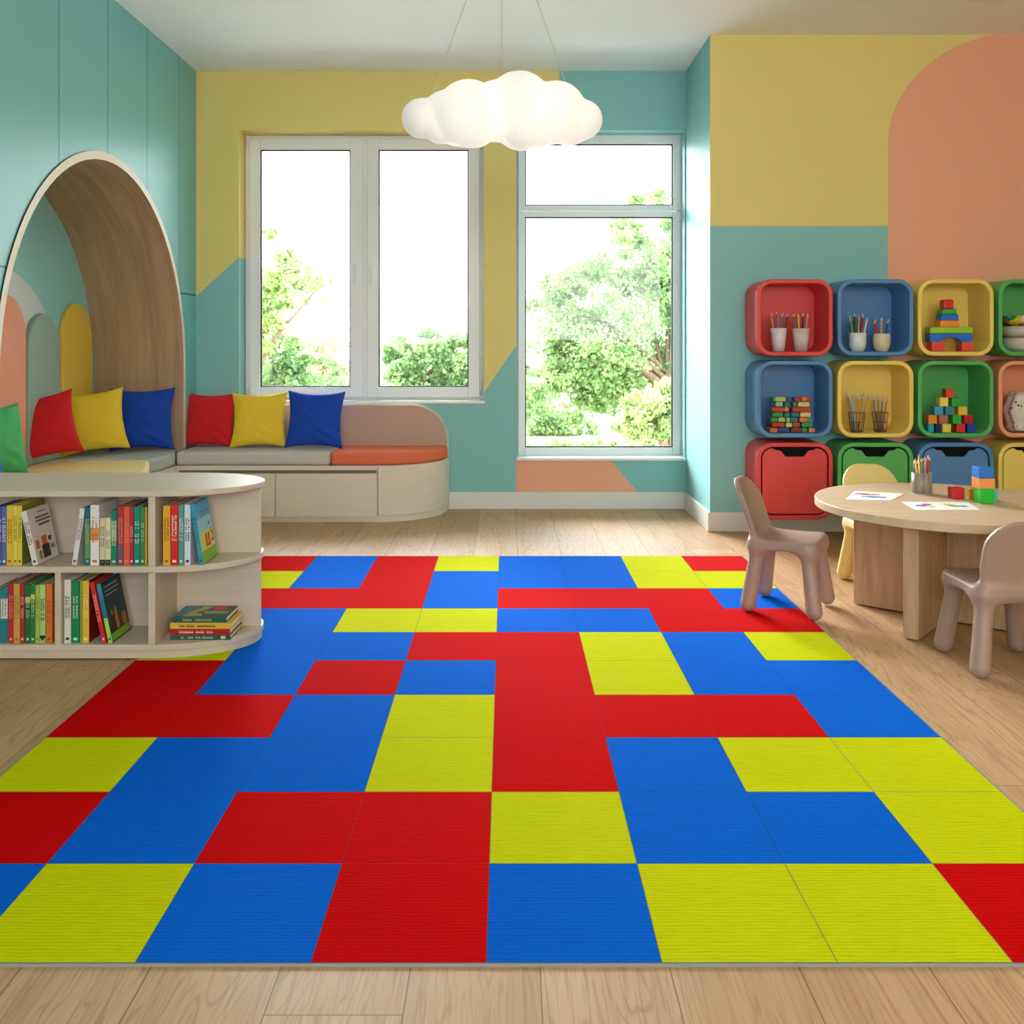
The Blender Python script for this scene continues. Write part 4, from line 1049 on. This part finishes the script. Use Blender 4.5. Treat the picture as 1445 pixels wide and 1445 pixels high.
# ------------------------------------------------------------------ chairs
def capsule(X, Y, Z, a, b, ra, rb):
    a = np.array(a); b = np.array(b); d = b - a; L2 = (d ** 2).sum()
    t = np.clip(((X - a[0]) * d[0] + (Y - a[1]) * d[1] + (Z - a[2]) * d[2]) / L2, 0, 1)
    return np.sqrt((X - a[0] - t * d[0]) ** 2 + (Y - a[1] - t * d[1]) ** 2 + (Z - a[2] - t * d[2]) ** 2) - (ra + (rb - ra) * t)
FX, FY = .128, .127
def chairf(X, Y, Z):
    # front towards -Y
    q = np.sqrt(np.maximum(np.abs(X) - .098 + .0, 0) ** 2 + np.maximum(np.abs(Y) - .092, 0) ** 2) - .042
    top = .272 - .010 * np.exp(-((X / .09) ** 2 + (Y / .09) ** 2))
    dz = np.abs(Z - top) - .006
    seat = np.minimum(np.maximum(q + .014, dz), 0) + np.sqrt(np.maximum(q + .014, 0) ** 2 + np.maximum(dz, 0) ** 2) - .014
    r = seat
    for sx in (-1, 1):
        for sy in (-1, 1):
            l = capsule(X, Y, Z, (sx * FX, sy * FY, .0305), (sx * (FX - .028), sy * (FY - .028), .236), .0315, .028)
            r = smin(r, l, .055)
    yb = .118 + .22 * (Z - .27) + .5 * np.maximum(Z - .27, 0) ** 2 - 1.1 * X ** 2
    hw = .126 - .12 * np.maximum(.36 - Z, 0)
    cz = .375; hz = .140; rad = .095
    qx = np.abs(X) - (hw - rad); qz = np.abs(Z - cz) - (hz - rad)
    rt = np.where(Z > cz, rad, .03)
    qx = np.abs(X) - (hw - rt); qz = np.abs(Z - cz) - (hz - rt)
    two = np.minimum(np.maximum(qx, qz), 0) + np.sqrt(np.maximum(qx, 0) ** 2 + np.maximum(qz, 0) ** 2) - rt
    th = np.abs(Y - yb) - .004
    a = two + .009
    back = np.minimum(np.maximum(a, th), 0) + np.sqrt(np.maximum(a, 0) ** 2 + np.maximum(th, 0) ** 2) - .009
    return smin(r, back * .95, .026)
V, Fq, Nn = surface_nets(chairf, (-.20, -.20, -.01), (.20, .26, .55), .0062)
V[:, 2] = np.maximum(V[:, 2], 0.0)
cen = V[Fq].mean(1)
isback = (cen[:, 2] > .292) & (cen[:, 1] > .07) | ((cen[:, 2] > .262) & (cen[:, 1] > .125))
isleg = (~isback) & (cen[:, 2] < .235)
PARTS = [('seat', ~isback & ~isleg), ('backrest', isback)]
for sx in (-1, 1):
    for sy in (-1, 1):
        PARTS.append(('leg', isleg & (cen[:, 0] * sx > 0) & (cen[:, 1] * sy > 0)))
def chair(label, col, loc, rz):
    m = paint(col, .38, .45, .015, name='moulded_plastic')
    t = thing('childrens_chair', label, 'chair', loc, (0, 0, rz), 'moulded plastic chairs around the round table')
    for nm, msk in PARTS:
        o = bpy.data.objects.new(nm, mesh_part(nm, V, Fq[msk], Nn, m)); link(o, t)
    return t
MAU = (168, 138, 124)
chair('mauve plastic chair half on the rug, left of the table', MAU, (1.141, 3.802, RT), math.atan2(-.2225, -.125) + PI + PI - 2 * 0 if False else 0)
ch = [o for o in C.objects if o.get('label', '').startswith('mauve plastic chair half')][0]
# front (-Y) must point along (.2225,-.125)
ch.rotation_euler.z = math.atan2(-.125, .2225) + PI / 2
chair('mauve plastic chair with its back to the viewer, in front of the table', MAU, (1.652, 3.150, 0), PI)
chair('pale yellow plastic chair on the far side of the table', (236, 212, 134), (1.665, 4.15, 0), 0)
# ------------------------------------------------------------------ cloud lamp
def pc3(px, py): return PX(px, CY), PZ(py, CY)
k = CY / F
lob = [(595, 167, 28, 0), (629, 160, 33, .01), (622, 180, 24, -.01), (662, 163, 47, -.03), (673, 185, 25, -.04), (733, 148, 46, -.01), (737, 185, 30, -.05), (735, 172, 38, .03), (784, 160, 43, -.02), (779, 182, 23, -.03), (822, 169, 28, 0), (700, 150, 38, .02), (700, 168, 32, .0), (803, 172, 32, .02), (645, 172, 32, .03), (757, 168, 40, .0)]
def cloudf(X, Y, Z):
    r = None
    for px, py, rad, dy in lob:
        a, b_ = pc3(px, py); R = rad * k
        d = np.sqrt((X - a) ** 2 + ((Y - CY - dy) / .95) ** 2 + (Z - b_) ** 2) - R
        r = d if r is None else smin(r, d, .016)
    return r
V2, F2, N2 = surface_nets(cloudf, (PX(560, CY), CY - .2, PZ(225, CY)), (PX(858, CY), CY + .22, PZ(95, CY)), .0075)
lp = thing('cloud_pendant_lamp', 'glowing white cloud-shaped pendant lamp hanging from the ceiling', 'lamp', (PX(708, CY), CY, PZ(160, CY)))
V2 = V2 - np.array([PX(708, CY), CY, PZ(160, CY)])
o = bpy.data.objects.new('cloud_shade', mesh_part('cloud_shade', V2, F2, N2, mat_cloud())); link(o, lp)
cx0, cz0 = PX(708, CY), PZ(160, CY)
for px, py in ((608, 140), (708, 112), (806, 138)):
    a, b_ = pc3(px, py); bm = BM()
    tube(bm, (a - cx0, .0, b_ - cz0), ((0.02 if px > 708 else -.02 if px < 708 else 0), 0, ZC - .02 - cz0), .0017, n=6); obj('suspension_wire', bm, STEEL, lp)
bm = BM(); lathe(bm, [(0, ZC - .026 - cz0), (.06, ZC - .026 - cz0), (.065, ZC - .002 - cz0), (0, ZC - .001 - cz0)], 32); obj('ceiling_canopy', bm, WHITE, lp)
# ------------------------------------------------------------------ outdoors
GZ = -0.9
m, t_, b_ = newmat('lawn', .9, .1); v = t_.pos()[0]
t_.l.new(t_.mix(t_.noise(v, 3, 4), lin((120, 134, 96)), lin((168, 176, 136))), b_.inputs['Base Color'])
bm = BM(); box(bm, -60, 60, YB + .4, 90, GZ - .2, GZ); lawn = struct(obj('ground', bm, m))
bm = BM(); box(bm, -12, 12, YB + .4, 11.0, GZ, GZ + .04); struct(obj('bounce_slab', bm, paint((214, 212, 208), .8, .2, .05, 'world', name='bounce_slab_pale')))  # added unseen slab, pale so it bounces light up to the ceiling
BARK = wood((92, 74, 58), (140, 118, 96), 30, 30, 4, 'bark', .9)
def tree(label, crown, trunk_x, Y, n, leaf, mat, seed, dens=.35, cat='tree', name='tree', branches=7):
    rnd = random.Random(seed); nr = np.random.RandomState(seed)
    base = Vector((trunk_x, Y, GZ)); t = thing(name, label, cat, base, group='trees and shrubs outside the windows')
    # crown: list of ellipsoids (x,z,rx,rz)
    cl = []; area = [c[2] * c[3] for c in crown]; tot = sum(area)
    cs = []
    for (cx, cz, rx, rz), a in zip(crown, area):
        m_ = max(5, int(150 * a / tot))
        for _ in range(m_):
            while True:
                p = Vector((rnd.uniform(-1, 1), rnd.uniform(-1, 1), rnd.uniform(-1, 1)))
                if .25 < p.length < 1: break
            s = rnd.uniform(.13, .27) * min(rx, rz, 1.4)
            cs.append((Vector((cx + p.x * rx, Y + p.y * min(rx, rz) * .8, cz + p.z * rz)), s))
    verts = np.zeros((n * 4, 3)); k = np.array([rnd.randrange(len(cs)) for _ in range(n)])
    C0 = np.array([c[0][:] for c in cs])[k]; S0 = np.array([c[1] for c in cs])[k][:, None]
    P = C0 + nr.normal(size=(n, 3)) * S0 * np.array([1, 1, .75]) * .6
    a = nr.normal(size=(n, 3)); a /= np.linalg.norm(a, axis=1, keepdims=True)
    b_ = np.cross(a, nr.normal(size=(n, 3))); b_ /= np.linalg.norm(b_, axis=1, keepdims=True)
    L = leaf * nr.uniform(.6, 1.3, size=(n, 1))
    verts[0::4] = P - a * L; verts[1::4] = P + b_ * L * .6; verts[2::4] = P + a * L; verts[3::4] = P - b_ * L * .6
    verts -= np.array(base)
    me = bpy.data.meshes.new('foliage'); me.from_pydata(verts.tolist(), [], np.arange(n * 4).reshape(n, 4).tolist()); me.materials.append(mat)
    o = bpy.data.objects.new('foliage', me); link(o, t); o['kind'] = 'stuff'
    bm = BM(); zt = crown[0][1] - crown[0][3] * .1
    tube(bm, (0, 0, 0), (.05, 0, (zt - GZ) * .6), .13 if cat == 'tree' else .03, .09 if cat == 'tree' else .02)
    tube(bm, (.05, 0, (zt - GZ) * .6), (crown[0][0] - trunk_x, 0, zt - GZ), .09 if cat == 'tree' else .02, .04)
    obj('trunk', bm, BARK, t)
    if cat == 'tree':
        bm = BM()
        for i in range(branches):
            c = cs[rnd.randrange(len(cs))][0] - base
            st = Vector((.05, 0, (zt - GZ) * rnd.uniform(.45, .8))); md = st.lerp(c, .5) + Vector((0, 0, .15))
            tube(bm, st, md, .045, .03, n=6); tube(bm, md, c, .03, .01, n=6)
        obj('branches', bm, BARK, t)
def ell(px, py, rx, ry, Y): return (PX(px, Y), PZ(py, Y), rx * Y / F, ry * Y / F)
G_a = mat_leaf((118, 150, 98), (160, 184, 126), 'leaves_fresh'); G_b = mat_leaf((142, 168, 104), (184, 202, 138), 'leaves_pale'); G_c = mat_leaf((122, 156, 110), (166, 188, 134), 'leaves_mid'); G_d = mat_leaf((176, 184, 140), (206, 200, 170), 'leaves_blossom')
tree('tall leafy tree filling the tall right window', [ell(860, 470, 105, 120, 15), ell(920, 365, 70, 95, 15), ell(790, 440, 48, 95, 15), ell(830, 550, 95, 65, 15), ell(960, 470, 50, 120, 15)], PX(938, 15), 15, 34000, .046, G_a, 11, branches=12)
tree('bright low tree in the lower right of the tall window', [ell(915, 590, 55, 40, 11), ell(960, 570, 40, 40, 11)], PX(945, 11), 11, 6000, .04, G_b, 12)
tree('round green tree in the right pane of the left window', [ell(608, 515, 55, 62, 17), ell(568, 530, 38, 48, 17), ell(650, 520, 42, 58, 17), ell(610, 575, 90, 50, 17)], PX(612, 17), 17, 20000, .05, G_c, 23)
tree('sparse tall tree at the left of the left window', [ell(350, 430, 50, 90, 13), ell(390, 400, 50, 45, 13), ell(430, 405, 42, 36, 13), ell(376, 325, 16, 26, 13), ell(400, 355, 14, 20, 13)], PX(330, 13), 13, 4600, .042, G_b, 14, branches=10)
tree('dense green shrub low in the left pane of the left window', [ell(385, 510, 55, 50, 14), ell(430, 550, 70, 50, 14), ell(370, 580, 60, 50, 14)], PX(385, 14), 14, 9000, .045, G_c, 15, cat='shrub', name='shrub')
tree('pale blossoming shrub low in the left window', [ell(455, 500, 38, 38, 19), ell(440, 540, 50, 40, 19)], PX(455, 19), 19, 5000, .05, G_d, 16, cat='shrub', name='shrub')
tree('dark green shrub at the lower left of the tall window', [ell(770, 590, 45, 35, 20), ell(800, 610, 60, 30, 20), ell(750, 540, 20, 30, 20)], PX(780, 20), 20, 5000, .055, G_c, 17, cat='shrub', name='shrub')
tree('low light green shrub behind the bottom rail of the tall window', [ell(820, 640, 70, 22, 10), ell(890, 645, 60, 22, 10), ell(750, 645, 40, 20, 10)], PX(830, 10), 10, 7000, .035, G_b, 18, cat='shrub', name='shrub')
bm = BM(); Yh = 26
box(bm, PX(735, Yh), PX(790, Yh), Yh, Yh + 3, GZ, PZ(603, Yh))
gw = obj('garden_wall', bm, paint((196, 196, 192), .7, .2, name='rendered_wall')); tag(gw, 'low pale grey garden wall far outside the tall window', 'wall')
# ------------------------------------------------------------------ light
wd = bpy.data.worlds.new('World'); bpy.context.scene.world = wd; wd.use_nodes = True
t = NT(wd); bgn = t.n['Background']
tc = t.add('ShaderNodeTexCoord'); sp = t.add('ShaderNodeSeparateXYZ'); t.l.new(tc.outputs['Generated'], sp.inputs[0])
cl = t.noise(tc.outputs['Generated'], 4, 4, .6)
t.l.new(t.mix(t.m('MULTIPLY', t.rng(sp.outputs[2], .0, .5), t.rng(cl, .4, .6, .5, 1)), (.95, .98, 1, 1), (.80, .91, 1, 1)), bgn.inputs[0])
bgn.inputs[1].default_value = WS = 2.9
def sun(d, e, ang, col):
    l = bpy.data.lights.new('sun', 'SUN'); l.energy = e; l.angle = R_(ang); l.color = col
    o = bpy.data.objects.new('sun', l); C.objects.link(o)
    o.rotation_euler = Vector(d).to_track_quat('-Z', 'Y').to_euler()
sun((.5, .55, -1.3), 1.6, 3, (1, .95, .85))
sun((.46, -.75, -.50), 6.8, 45, (.97, .98, 1))
# ------------------------------------------------------------------ camera
cam = bpy.data.cameras.new('camera'); co = bpy.data.objects.new('camera', cam); C.objects.link(co)
cam.sensor_width = 36; cam.lens = F / 1445 * 36; cam.shift_x = (722.5 - VX) / 1445; cam.shift_y = (VY - 722.5) / 1445
cam.clip_start = .05; cam.clip_end = 300
co.location = (0, 0, H); co.rotation_euler = (PI / 2, 0, 0)
sc_ = bpy.context.scene; sc_.camera = co
sc_.view_settings.view_transform = 'Standard'; sc_.view_settings.look = 'None'; sc_.view_settings.gamma = 1
sc_.view_settings.exposure = 1.5
